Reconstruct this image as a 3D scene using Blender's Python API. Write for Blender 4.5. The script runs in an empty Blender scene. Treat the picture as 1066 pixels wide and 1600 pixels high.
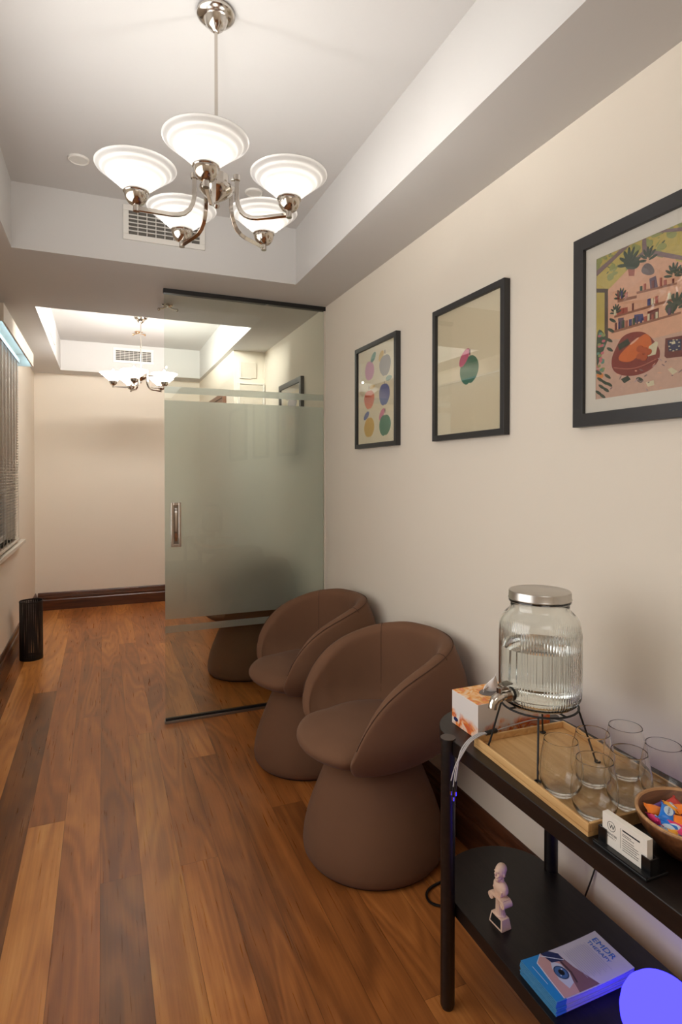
import bpy, bmesh, math, random
from math import sin, cos, pi, radians as R
from mathutils import Vector, Matrix
random.seed(7)
S = bpy.context.scene
COL = S.collection

# ---------------------------------------------------------------- camera
cd = bpy.data.cameras.new('camera')
cam = bpy.data.objects.new('camera', cd); COL.objects.link(cam)
cd.sensor_fit = 'VERTICAL'; cd.sensor_height = 36.0
cd.lens = 902.6 / 1600 * 36
cd.shift_y = -(800 - 751.7) / 1600
cd.clip_start = 0.02
cam.location = (0, 0, 1.38)
cam.rotation_euler = (R(90 - 0.716), 0, -R(22.449))
S.camera = cam
# ---------------------------------------------------------------- light and exposure
BULB = 215.0          # strength of each candle bulb in the chandeliers
BULB_FAR = 420.0     # the far fixture burns brighter
SIDE = 19.0           # added side light, in a made-up doorway beside the camera
FILL = 8.0           # added fill light, unseen behind the camera
LED = 16.0             # cool strip inside the pelmet
WASH = 120.0          # added light hidden in the far coffer to lift the far wall
GLOW = 5.0           # blue table lamp
S.view_settings.view_transform = 'Standard'; S.view_settings.look = 'None'
S.view_settings.exposure = 0.12; S.view_settings.gamma = 1.0
S.view_settings.use_curve_mapping = False
w = bpy.data.worlds.new('world'); S.world = w; w.use_nodes = True
w.node_tree.nodes['Background'].inputs[0].default_value = (0.02, 0.025, 0.04, 1)
w.node_tree.nodes['Background'].inputs[1].default_value = 0.3
try:
    cy = S.cycles
    cy.max_bounces = 20; cy.transmission_bounces = 18; cy.transparent_max_bounces = 32
    cy.diffuse_bounces = 10; cy.glossy_bounces = 6
    cy.caustics_refractive = True; cy.caustics_reflective = False
    cy.sample_clamp_indirect = 4.0
    cy.use_denoising = True
except Exception:
    pass
def area(name, loc, rot, sx, sy, power, color):
    d = bpy.data.lights.new(name, 'AREA'); d.shape = 'RECTANGLE'; d.size = sx; d.size_y = sy
    d.energy = power; d.color = color
    o = bpy.data.objects.new(name, d); COL.objects.link(o); o.location = loc; o.rotation_euler = rot
    return o
area('added_fill_light', (0.3, -0.8, 2.385), (0, 0, 0), 1.1, 1.1, FILL, (1.0, 0.96, 0.91))  # unseen fill added to brighten the near hall

# side light added to brighten the right wall and chairs, out of view
area('added_side_light', (-0.64, 1.35, 1.50), (0, R(-90), 0), 1.3, 1.66, SIDE, (1.0, 0.985, 0.965))

# ---------------------------------------------------------------- materials
def nt(name):
    m = bpy.data.materials.new(name); m.use_nodes = True
    t = m.node_tree; b = t.nodes['Principled BSDF']
    return m, t, b
def srgb(r, g, b):
    f = lambda c: (c / 255) / 12.92 if c / 255 <= 0.04045 else ((c / 255 + 0.055) / 1.055) ** 2.4
    return (f(r), f(g), f(b), 1)
def N(t, kind, **kw):
    n = t.nodes.new(kind)
    for k, v in kw.items():
        if k in n.inputs.keys() if isinstance(k, str) else False:
            n.inputs[k].default_value = v
        else:
            setattr(n, k, v)
    return n
def simple(name, col, rough=0.5, metal=0.0, noise=0.0, nscale=40, bump=0.0, bscale=200, spec=None, sheen=0, coat=0, dist=0.001):
    m, t, b = nt(name)
    b.inputs['Base Color'].default_value = col
    b.inputs['Roughness'].default_value = rough
    b.inputs['Metallic'].default_value = metal
    if spec is not None: b.inputs['Specular IOR Level'].default_value = spec
    if sheen:
        b.inputs['Sheen Weight'].default_value = sheen
        b.inputs['Sheen Roughness'].default_value = 0.4
    if coat: b.inputs['Coat Weight'].default_value = coat
    tc = t.nodes.new('ShaderNodeTexCoord')
    n = t.nodes.new('ShaderNodeTexNoise'); n.inputs['Scale'].default_value = nscale; n.inputs['Detail'].default_value = 5
    t.links.new(tc.outputs['Object'], n.inputs['Vector'])
    if noise:
        mx = t.nodes.new('ShaderNodeMix'); mx.data_type = 'RGBA'
        mx.inputs[6].default_value = tuple(c * (1 - noise) for c in col[:3]) + (1,)
        mx.inputs[7].default_value = tuple(min(1, c * (1 + noise)) for c in col[:3]) + (1,)
        t.links.new(n.outputs['Fac'], mx.inputs[0]); t.links.new(mx.outputs[2], b.inputs['Base Color'])
    if bump:
        n2 = t.nodes.new('ShaderNodeTexNoise'); n2.inputs['Scale'].default_value = bscale; n2.inputs['Detail'].default_value = 3
        t.links.new(tc.outputs['Object'], n2.inputs['Vector'])
        bp = t.nodes.new('ShaderNodeBump'); bp.inputs['Strength'].default_value = bump; bp.inputs['Distance'].default_value = dist
        t.links.new(n2.outputs['Fac'], bp.inputs['Height']); t.links.new(bp.outputs[0], b.inputs['Normal'])
    return m
M = {}
M['wall'] = simple('wall_paint', srgb(231, 222, 207), 0.85, noise=0.015, nscale=3, bump=0.15, bscale=120)
M['ceil'] = simple('ceiling_paint', srgb(205, 203, 200), 0.9, noise=0.01, nscale=3)
M['soffit'] = simple('soffit_paint', srgb(215, 206, 196), 0.9, noise=0.01, nscale=3)
M['white'] = simple('white_enamel', srgb(225, 222, 215), 0.45, noise=0.01)
M['offwhite'] = simple('offwhite_enamel', srgb(214, 205, 190), 0.5, noise=0.01)
M['shadowgap'] = simple('vent_backing', srgb(96, 92, 86), 0.8, noise=0.05)
M['chrome'] = simple('warm_polished_nickel', srgb(206, 199, 190), 0.13, 1.0, noise=0.02)
M['steel'] = simple('brushed_steel', srgb(190, 186, 180), 0.28, 1.0, noise=0.04, nscale=90)
M['darksteel'] = simple('dark_chrome', srgb(150, 143, 134), 0.22, 1.0, noise=0.03)
M['black'] = simple('black_satin', srgb(26, 24, 23), 0.5, noise=0.08)
M['blackplastic'] = simple('black_gloss_plastic', srgb(16, 16, 17), 0.28, noise=0.05)
M['blackmetal'] = simple('black_powder_coat', srgb(14, 12, 12), 0.55, noise=0.1)
M['frameblack'] = simple('charcoal_frame', srgb(42, 41, 42), 0.42, noise=0.06, nscale=60)
M['velvet'] = simple('brown_velvet', srgb(113, 82, 62), 0.9, noise=0.07, nscale=9, bump=0.35, bscale=900, sheen=0.08, spec=0.15, dist=0.0006)
M['piping'] = simple('brown_piping', srgb(84, 61, 49), 0.85, noise=0.06, spec=0.2)
M['mat'] = simple('white_mat_board', srgb(232, 226, 216), 0.8, noise=0.01)
M['cream'] = simple('cream_print_paper', srgb(238, 224, 192), 0.75, noise=0.02, nscale=6)
M['paperw'] = simple('white_paper', srgb(228, 224, 222), 0.6, noise=0.01)
M['tissue'] = simple('tissue_paper', srgb(240, 238, 236), 0.9, noise=0.01)
M['ink'] = simple('dark_ink', srgb(40, 38, 42), 0.6, noise=0.02)
M['greyink'] = simple('grey_ink', srgb(150, 146, 148), 0.6, noise=0.02)
M['blueprint'] = simple('blue_print', srgb(28, 132, 196), 0.35, noise=0.03)
M['blueink'] = simple('blue_ink', srgb(50, 110, 190), 0.5, noise=0.03)
M['cable'] = simple('grey_braided_cable', srgb(190, 186, 186), 0.7, noise=0.2, nscale=600)
M['plaster'] = simple('pale_plaster', srgb(222, 190, 168), 0.6, noise=0.04, nscale=120, bump=0.2, bscale=500)
M['aluminium'] = simple('aluminium', srgb(165, 163, 160), 0.35, 1.0, noise=0.03)

def wood(name, c1, c2, c3, scale=1.0, axis='Y', rough=0.4, grain=18):
    m, t, b = nt(name)
    tc = t.nodes.new('ShaderNodeTexCoord'); mp = t.nodes.new('ShaderNodeMapping')
    s = [scale] * 3; s['XYZ'.index(axis)] = scale * 0.09
    mp.inputs['Scale'].default_value = s
    t.links.new(tc.outputs['Object'], mp.inputs['Vector'])
    n = t.nodes.new('ShaderNodeTexNoise'); n.inputs['Scale'].default_value = grain; n.inputs['Detail'].default_value = 6; n.inputs['Distortion'].default_value = 1.0
    t.links.new(mp.outputs[0], n.inputs['Vector'])
    r = t.nodes.new('ShaderNodeValToRGB')
    r.color_ramp.elements[0].position = 0.3; r.color_ramp.elements[0].color = c1
    r.color_ramp.elements[1].position = 0.72; r.color_ramp.elements[1].color = c3
    e = r.color_ramp.elements.new(0.5); e.color = c2
    t.links.new(n.outputs['Fac'], r.inputs[0]); t.links.new(r.outputs[0], b.inputs['Base Color'])
    b.inputs['Roughness'].default_value = rough
    bp = t.nodes.new('ShaderNodeBump'); bp.inputs['Strength'].default_value = 0.12; bp.inputs['Distance'].default_value = 0.001
    t.links.new(n.outputs['Fac'], bp.inputs['Height']); t.links.new(bp.outputs[0], b.inputs['Normal'])
    return m
M['skirt'] = wood('stained_skirting', srgb(58, 32, 20), srgb(78, 44, 27), srgb(96, 56, 34), 2, 'Y', 0.3)
M['skirtx'] = wood('stained_skirting_cross', srgb(58, 32, 20), srgb(78, 44, 27), srgb(96, 56, 34), 2, 'X', 0.3)
M['oak'] = wood('pale_bamboo', srgb(196, 150, 96), srgb(208, 164, 108), srgb(220, 180, 124), 3, 'Y', 0.45)
M['ebony'] = wood('dark_wenge_board', srgb(14, 8, 7), srgb(20, 13, 11), srgb(30, 21, 18), 4, 'Y', 0.38)
M['bowlwood'] = wood('acacia_bowl', srgb(84, 50, 28), srgb(108, 66, 38), srgb(132, 84, 50), 4, 'X', 0.42)
M['bowlrim'] = wood('pale_bowl_rim', srgb(160, 118, 78), srgb(182, 138, 94), srgb(200, 156, 110), 4, 'X', 0.45)
M['doorwood'] = wood('brown_door', srgb(92, 58, 40), srgb(112, 72, 50), srgb(130, 86, 60), 2, 'Z', 0.45)

def floor_mat():
    m, t, b = nt('spotted_gum_floor')
    L = t.links.new
    tc = t.nodes.new('ShaderNodeTexCoord')
    at = t.nodes.new('ShaderNodeAttribute'); at.attribute_name = 'tone'      # r tone, g random offset, b figure
    sp = t.nodes.new('ShaderNodeSeparateColor'); L(at.outputs['Color'], sp.inputs[0])
    off = t.nodes.new('ShaderNodeCombineXYZ')
    mu = t.nodes.new('ShaderNodeMath'); mu.operation = 'MULTIPLY'; mu.inputs[1].default_value = 37.0
    L(sp.outputs[1], mu.inputs[0]); L(mu.outputs[0], off.inputs[2]); L(mu.outputs[0], off.inputs[1])
    ad = t.nodes.new('ShaderNodeVectorMath'); ad.operation = 'ADD'
    L(tc.outputs['Object'], ad.inputs[0]); L(off.outputs[0], ad.inputs[1])
    # broad cathedral figure
    mp = t.nodes.new('ShaderNodeMapping'); mp.inputs['Scale'].default_value = (1, 0.13, 1); L(ad.outputs[0], mp.inputs['Vector'])
    n1 = t.nodes.new('ShaderNodeTexNoise'); n1.inputs['Scale'].default_value = 7.5; n1.inputs['Detail'].default_value = 1.2; n1.inputs['Roughness'].default_value = 0.4; n1.inputs['Distortion'].default_value = 0.35
    L(mp.outputs[0], n1.inputs['Vector'])
    ring = t.nodes.new('ShaderNodeMath'); ring.operation = 'MULTIPLY'; ring.inputs[1].default_value = 52.0; L(n1.outputs['Fac'], ring.inputs[0])
    sn = t.nodes.new('ShaderNodeMath'); sn.operation = 'SINE'; L(ring.outputs[0], sn.inputs[0])
    # fine fibre
    mp2 = t.nodes.new('ShaderNodeMapping'); mp2.inputs['Scale'].default_value = (1, 0.03, 1); L(ad.outputs[0], mp2.inputs['Vector'])
    n2 = t.nodes.new('ShaderNodeTexNoise'); n2.inputs['Scale'].default_value = 150; n2.inputs['Detail'].default_value = 6; L(mp2.outputs[0], n2.inputs['Vector'])
    # soft patches
    mp3 = t.nodes.new('ShaderNodeMapping'); mp3.inputs['Scale'].default_value = (1, 0.35, 1); L(ad.outputs[0], mp3.inputs['Vector'])
    n3 = t.nodes.new('ShaderNodeTexNoise'); n3.inputs['Scale'].default_value = 8; n3.inputs['Detail'].default_value = 4; n3.inputs['Distortion'].default_value = 1.2; L(mp3.outputs[0], n3.inputs['Vector'])
    def math(op, a, bb, c=None):
        x = t.nodes.new('ShaderNodeMath'); x.operation = op
        for i, v in enumerate((a, bb, c)):
            if v is None: continue
            if hasattr(v, 'links'): L(v, x.inputs[i])
            else: x.inputs[i].default_value = v
        return x.outputs[0]
    v = math('MULTIPLY_ADD', sn.outputs[0], 0.065, sp.outputs[0])
    v = math('ADD', v, math('MULTIPLY', math('SUBTRACT', n2.outputs['Fac'], 0.5), 0.26))
    v = math('ADD', v, math('MULTIPLY', math('SUBTRACT', n3.outputs['Fac'], 0.5), 0.30))
    v = math('ADD', v, math('MULTIPLY', math('SUBTRACT', n1.outputs['Fac'], 0.5), 0.5))
    r = t.nodes.new('ShaderNodeValToRGB'); r.color_ramp.interpolation = 'LINEAR'
    e = r.color_ramp.elements
    e[0].position = 0.0; e[0].color = srgb(84, 46, 22)
    e[1].position = 1.0; e[1].color = srgb(234, 172, 102)
    for p, c in ((0.25, srgb(124, 72, 34)), (0.5, srgb(168, 102, 50)), (0.75, srgb(206, 138, 72))):
        q = e.new(p); q.color = c
    L(v, r.inputs[0])
    # greyish-green streak tint on some boards
    mx = t.nodes.new('ShaderNodeMix'); mx.data_type = 'RGBA'; mx.blend_type = 'MULTIPLY'
    mx.inputs[7].default_value = (0.72, 0.98, 1.05, 1)
    fac = math('MULTIPLY', sp.outputs[2], n3.outputs['Fac']); L(fac, mx.inputs[0]); L(r.outputs[0], mx.inputs[6])
    L(mx.outputs[2], b.inputs['Base Color'])
    rr = math('MULTIPLY_ADD', n2.outputs['Fac'], 0.10, 0.24); L(rr, b.inputs['Roughness'])
    bp = t.nodes.new('ShaderNodeBump'); bp.inputs['Strength'].default_value = 0.06; bp.inputs['Distance'].default_value = 0.001
    L(n2.outputs['Fac'], bp.inputs['Height']); L(bp.outputs[0], b.inputs['Normal'])
    return m
M['floor'] = floor_mat()

def leaf_paper():
    m, t, b = nt('leaflet_paper'); L = t.links.new
    tc = t.nodes.new('ShaderNodeTexCoord'); sp = t.nodes.new('ShaderNodeSeparateXYZ'); L(tc.outputs['Object'], sp.inputs[0])
    c = t.nodes.new('ShaderNodeMath'); c.operation = 'LESS_THAN'; c.inputs[1].default_value = 0.878; L(sp.outputs[0], c.inputs[0])
    mx = t.nodes.new('ShaderNodeMix'); mx.data_type = 'RGBA'; mx.inputs[6].default_value = srgb(196, 190, 194); mx.inputs[7].default_value = srgb(70, 140, 190)
    L(c.outputs[0], mx.inputs[0]); L(mx.outputs[2], b.inputs['Base Color']); b.inputs['Roughness'].default_value = .6
    return m
M['leafpaper'] = leaf_paper()
def thin_glass(name, tint, rough=0.01, ior=1.5, bump=0.0):
    m = bpy.data.materials.new(name); m.use_nodes = True; t = m.node_tree; t.nodes.clear(); L = t.links.new
    o = t.nodes.new('ShaderNodeOutputMaterial'); mx = t.nodes.new('ShaderNodeMixShader')
    tr = t.nodes.new('ShaderNodeBsdfTransparent'); tr.inputs[0].default_value = tint
    gl = t.nodes.new('ShaderNodeBsdfGlossy'); gl.inputs['Roughness'].default_value = rough
    fr = t.nodes.new('ShaderNodeFresnel'); fr.inputs['IOR'].default_value = ior
    if bump:
        tc = t.nodes.new('ShaderNodeTexCoord'); n = t.nodes.new('ShaderNodeTexNoise'); n.inputs['Scale'].default_value = 22
        bp = t.nodes.new('ShaderNodeBump'); bp.inputs['Strength'].default_value = bump; bp.inputs['Distance'].default_value = 0.002
        L(tc.outputs['Object'], n.inputs['Vector']); L(n.outputs['Fac'], bp.inputs['Height']); L(bp.outputs[0], gl.inputs['Normal'])
    # the same index from both sides of the sheet, so the inner faces do not turn into mirrors
    ge = t.nodes.new('ShaderNodeNewGeometry'); mr = t.nodes.new('ShaderNodeMapRange'); mr.inputs[3].default_value = ior; mr.inputs[4].default_value = 1 / ior
    L(ge.outputs['Backfacing'], mr.inputs[0]); L(mr.outputs[0], fr.inputs['IOR'])
    L(fr.outputs[0], mx.inputs[0]); L(tr.outputs[0], mx.inputs[1]); L(gl.outputs[0], mx.inputs[2]); L(mx.outputs[0], o.inputs[0])
    return m
M['pane'] = thin_glass('frame_glazing', (0.98, 0.98, 0.97, 1), 0.003, ior=1.75)
M['partition'] = thin_glass('greenish_door_glass', (0.93, 0.96, 0.93, 1), 0.005)
def glass(name, col, ior=1.45, rough=0.0):
    m, t, b = nt(name)
    b.inputs['Base Color'].default_value = col; b.inputs['Roughness'].default_value = rough
    b.inputs['IOR'].default_value = ior; b.inputs['Transmission Weight'].default_value = 1.0
    return m
M['jarglass'] = glass('clear_ribbed_glass', (0.965, 0.985, 0.97, 1), 1.45, 0.0)
M['water'] = glass('water', (0.97, 0.99, 0.98, 1), 1.33, 0.0)
M['tumbler'] = glass('clear_tumbler_glass', (0.99, 0.995, 0.99, 1), 1.40, 0.0)
M['thickglass'] = glass('glass_base', (0.97, 0.985, 0.975, 1), 1.45, 0.02)
def frosted():
    m = bpy.data.materials.new('frosted_film'); m.use_nodes = True; t = m.node_tree; t.nodes.clear(); L = t.links.new
    o = t.nodes.new('ShaderNodeOutputMaterial')
    rf = t.nodes.new('ShaderNodeBsdfRefraction'); rf.inputs['Color'].default_value = (0.93, 0.97, 0.98, 1); rf.inputs['Roughness'].default_value = 0.55; rf.inputs['IOR'].default_value = 1.25
    tl = t.nodes.new('ShaderNodeBsdfTranslucent'); tl.inputs[0].default_value = (0.93, 0.94, 0.925, 1)
    df = t.nodes.new('ShaderNodeBsdfDiffuse'); df.inputs[0].default_value = (0.78, 0.80, 0.77, 1)
    a = t.nodes.new('ShaderNodeMixShader'); a.inputs[0].default_value = 0.10
    c = t.nodes.new('ShaderNodeMixShader'); c.inputs[0].default_value = 0.10
    L(rf.outputs[0], a.inputs[1]); L(tl.outputs[0], a.inputs[2]); L(a.outputs[0], c.inputs[1]); L(df.outputs[0], c.inputs[2])
    L(c.outputs[0], o.inputs[0])
    return m
M['frost'] = frosted()
def shade_mat(name, tcol):
    m = bpy.data.materials.new(name); m.use_nodes = True; t = m.node_tree; t.nodes.clear(); L = t.links.new
    o = t.nodes.new('ShaderNodeOutputMaterial')
    tl = t.nodes.new('ShaderNodeBsdfTranslucent'); tl.inputs[0].default_value = tcol
    df = t.nodes.new('ShaderNodeBsdfDiffuse'); df.inputs[0].default_value = (0.85, 0.83, 0.80, 1)
    gl = t.nodes.new('ShaderNodeBsdfGlossy'); gl.inputs['Roughness'].default_value = 0.35
    tp = t.nodes.new('ShaderNodeBsdfTransparent'); tp.inputs[0].default_value = (0.9, 0.88, 0.85, 1)
    a = t.nodes.new('ShaderNodeMixShader'); a.inputs[0].default_value = 0.45
    b = t.nodes.new('ShaderNodeMixShader'); b.inputs[0].default_value = 0.06
    c = t.nodes.new('ShaderNodeMixShader'); c.inputs[0].default_value = 0.0
    L(tl.outputs[0], a.inputs[1]); L(df.outputs[0], a.inputs[2]); L(a.outputs[0], b.inputs[1]); L(gl.outputs[0], b.inputs[2])
    L(b.outputs[0], c.inputs[1]); L(tp.outputs[0], c.inputs[2]); L(c.outputs[0], o.inputs[0])
    return m
M['shade'] = shade_mat('frosted_lamp_glass', (0.135, 0.130, 0.122, 1))
M['shade_far'] = shade_mat('boosted_frosted_lamp_glass', (0.85, 0.83, 0.80, 1))  # same glass, made more translucent to throw extra light on the far walls
def emit(name, col, s):
    m = bpy.data.materials.new(name); m.use_nodes = True; t = m.node_tree; t.nodes.clear()
    o = t.nodes.new('ShaderNodeOutputMaterial'); e = t.nodes.new('ShaderNodeEmission')
    e.inputs[0].default_value = col; e.inputs[1].default_value = s; t.links.new(e.outputs[0], o.inputs[0])
    return m
M['bulb'] = emit('candle_bulb', (1.0, 0.965, 0.92, 1), BULB)
M['bulb_far'] = emit('candle_bulb_far', (1.0, 0.96, 0.91, 1), BULB_FAR)
M['wash'] = emit('wash_emitter', (1.0, 0.955, 0.90, 1), WASH)  # emitter of the added far-wall light
M['led'] = emit('cool_led', (0.42, 0.72, 1.0, 1), LED)
M['glow'] = emit('blue_glow', (0.033, 0.027, 1.0, 1), GLOW)

def flat(name, r, g, b, rough=0.7, noise=0.04, nscale=50):
    if name not in M: M[name] = simple(name, srgb(r, g, b), rough, noise=noise, nscale=nscale)
    return M[name]

# ---------------------------------------------------------------- mesh builder
class B:
    def __init__(s): s.v = []; s.f = []; s.m = []; s.mi = 0
    def face(s, idx): s.f.append(tuple(idx)); s.m.append(s.mi)
    def box(s, x0, y0, z0, x1, y1, z1, rot=0, piv=None):
        n = len(s.v)
        for z in (z0, z1):
            for x, y in ((x0, y0), (x1, y0), (x1, y1), (x0, y1)):
                if rot:
                    px, py = piv if piv else ((x0 + x1) / 2, (y0 + y1) / 2)
                    dx, dy = x - px, y - py
                    x, y = px + dx * cos(rot) - dy * sin(rot), py + dx * sin(rot) + dy * cos(rot)
                s.v.append((x, y, z))
        for q in ((0, 3, 2, 1), (4, 5, 6, 7), (0, 1, 5, 4), (1, 2, 6, 5), (2, 3, 7, 6), (3, 0, 4, 7)):
            s.face([n + i for i in q])
        return s
    def prism(s, poly, z0, z1, axis='Z'):
        n = len(s.v); k = len(poly)
        def mk(a, b, c):
            return (a, b, c) if axis == 'Z' else ((c, a, b) if axis == 'X' else (a, c, b))
        for z in (z0, z1):
            for a, b in poly: s.v.append(mk(a, b, z))
        s.face([n + i for i in range(k)][::-1]); s.face([n + k + i for i in range(k)])
        for i in range(k): s.face((n + i, n + (i + 1) % k, n + k + (i + 1) % k, n + k + i))
        return s
    def lathe(s, prof, c=(0, 0, 0), n=32, rad=None, axis='Z', close=False):
        # prof: list of (r, z); rad(phi, i) optional multiplier
        st = len(s.v); rows = []
        for i, (r, z) in enumerate(prof):
            if r < 1e-6:
                rows.append([len(s.v)]); s.v.append(s._ax(0, 0, z, c, axis)); continue
            row = []
            for k in range(n):
                a = 2 * pi * k / n; rr = r * (rad(a, i) if rad else 1)
                row.append(len(s.v)); s.v.append(s._ax(rr * cos(a), rr * sin(a), z, c, axis))
            rows.append(row)
        for a, b in zip(rows[:-1], rows[1:]):
            for k in range(n):
                k2 = (k + 1) % n
                if len(a) == 1 and len(b) == 1: continue
                if len(a) == 1: s.face((a[0], b[k2], b[k]))
                elif len(b) == 1: s.face((a[k], a[k2], b[0]))
                else: s.face((a[k], a[k2], b[k2], b[k]))
        return s
    def _ax(s, x, y, z, c, axis):
        if axis == 'Z': p = (x, y, z)
        elif axis == 'X': p = (z, x, y)
        elif axis == '-X': p = (-z, y, x)
        else: p = (x, z, y)
        return (p[0] + c[0], p[1] + c[1], p[2] + c[2])
    def tube(s, pts, r, n=8, sq=None, cap=True):
        # round (or rectangular sq=(w,h)) tube along pts
        P = [Vector(p) for p in pts]; rows = []
        up = Vector((0, 0, 1)); prevx = None
        for i, p in enumerate(P):
            if i == 0: d = P[1] - P[0]
            elif i == len(P) - 1: d = P[-1] - P[-2]
            else: d = (P[i + 1] - P[i]).normalized() + (P[i] - P[i - 1]).normalized()
            d.normalize()
            if prevx is None:
                x = d.cross(up)
                if x.length < 0.05: x = d.cross(Vector((1, 0, 0)))
            else: x = prevx - d * prevx.dot(d)
            x.normalize(); y = x.cross(d); prevx = x
            row = []
            rr = r[i] if isinstance(r, (list, tuple)) else r
            if sq:
                for a, b in ((-1, -1), (1, -1), (1, 1), (-1, 1)):
                    row.append(len(s.v)); s.v.append(tuple(p + x * a * sq[0] / 2 + y * b * sq[1] / 2))
            else:
                for k in range(n):
                    a = 2 * pi * k / n
                    row.append(len(s.v)); s.v.append(tuple(p + x * cos(a) * rr + y * sin(a) * rr))
            rows.append(row)
        m = len(rows[0])
        for a, b in zip(rows[:-1], rows[1:]):
            for k in range(m): s.face((a[k], b[k], b[(k + 1) % m], a[(k + 1) % m]))
        if cap: s.face(rows[0]); s.face(rows[-1][::-1])
        return s
    def sphere(s, c, r, n=12, sc=(1, 1, 1)):
        st = len(s.v)
        prof = [(max(0, r * sin(pi * i / n)) if 0 < i < n else 0, -r * cos(pi * i / n)) for i in range(n + 1)]
        s.lathe(prof, (0, 0, 0), max(8, n + 4))
        for i in range(st, len(s.v)):
            x, y, z = s.v[i]; s.v[i] = (x * sc[0] + c[0], y * sc[1] + c[1], z * sc[2] + c[2])
        return s
    def grid(s, rows, wrap=False):
        n = len(s.v); k = len(rows[0])
        for r_ in rows: s.v.extend([tuple(p) for p in r_])
        for i in range(len(rows) - 1):
            for j in range(k if wrap else k - 1):
                j2 = (j + 1) % k
                s.face((n + i * k + j, n + i * k + j2, n + (i + 1) * k + j2, n + (i + 1) * k + j))
        return s

def origin(o):
    p = Vector((0, 0, 0))
    while o is not None: p += o.location; o = o.parent
    return p
def mk(name, b, mats, parent=None, smooth=False, bevel=0, sub=0, auto=True, fix=True, solid=0):
    me = bpy.data.meshes.new(name)
    org = origin(parent)
    me.from_pydata([tuple(Vector(v) - org) for v in b.v], [], b.f)
    if not isinstance(mats, (list, tuple)): mats = [mats]
    for m_ in mats: me.materials.append(m_)
    for p, mi in zip(me.polygons, b.m): p.material_index = mi
    if fix:
        bm = bmesh.new(); bm.from_mesh(me); bmesh.ops.recalc_face_normals(bm, faces=bm.faces); bm.to_mesh(me); bm.free()
    if smooth:
        for p in me.polygons: p.use_smooth = True
        if auto:
            try: me.set_sharp_from_angle(angle=R(38))
            except Exception: pass
    me.update()
    o = bpy.data.objects.new(name, me); COL.objects.link(o)
    if parent is not None: o.parent = parent
    if solid:
        md = o.modifiers.new('solid', 'SOLIDIFY'); md.thickness = solid; md.offset = 0
    if bevel:
        md = o.modifiers.new('bevel', 'BEVEL'); md.width = bevel; md.segments = 2; md.limit_method = 'ANGLE'; md.angle_limit = R(40)
    if sub:
        md = o.modifiers.new('sub', 'SUBSURF'); md.levels = sub; md.render_levels = sub
    return o
def tag(o, label=None, cat=None, group=None, kind=None):
    if label: o['label'] = label
    if cat: o['category'] = cat
    if group: o['group'] = group
    if kind: o['kind'] = kind
    return o
def thing(name, label, cat, loc=(0, 0, 0), rz=0, group=None, kind=None):
    o = bpy.data.objects.new(name, None); COL.objects.link(o); o.location = loc; o.rotation_euler = (0, 0, rz)
    o.empty_display_size = 0.05
    return tag(o, label, cat, group, kind)
def struct(name, b, mats, parent=None, **kw):
    o = mk(name, b, mats, parent, **kw)
    if parent is None: o['kind'] = 'structure'
    return o
def dup(root, loc, rz=0, label=None, group=None):
    r = root.copy(); COL.objects.link(r); r.location = loc; r.rotation_euler = (0, 0, rz)
    if label: r['label'] = label
    if group: r['group'] = group
    def rec(src, dst):
        for ch in list(src.children):
            c = ch.copy(); COL.objects.link(c); c.parent = dst; rec(ch, c)
    rec(root, r)
    return r
def text_mesh(name, body, size, mat, parent, mtx, extrude=0.0001, bold=0.0, sx=1.0):
    cu = bpy.data.curves.new(name, 'FONT'); cu.body = body; cu.size = 1.0; cu.extrude = extrude / size; cu.offset = 0.0
    cu.align_x = 'LEFT'; cu.resolution_u = 3
    t = bpy.data.objects.new(name + '_curve', cu); COL.objects.link(t)
    dg = bpy.context.evaluated_depsgraph_get(); dg.update()
    me = bpy.data.meshes.new_from_object(t.evaluated_get(dg))
    bpy.data.objects.remove(t); bpy.data.curves.remove(cu)
    org = origin(parent)
    me.transform(Matrix.Diagonal((sx * size, size, size, 1))); me.transform(mtx); me.transform(Matrix.Translation(-org))
    me.materials.clear(); me.materials.append(mat); me.name = name
    o = bpy.data.objects.new(name, me); COL.objects.link(o); o.parent = parent
    return o

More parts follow.
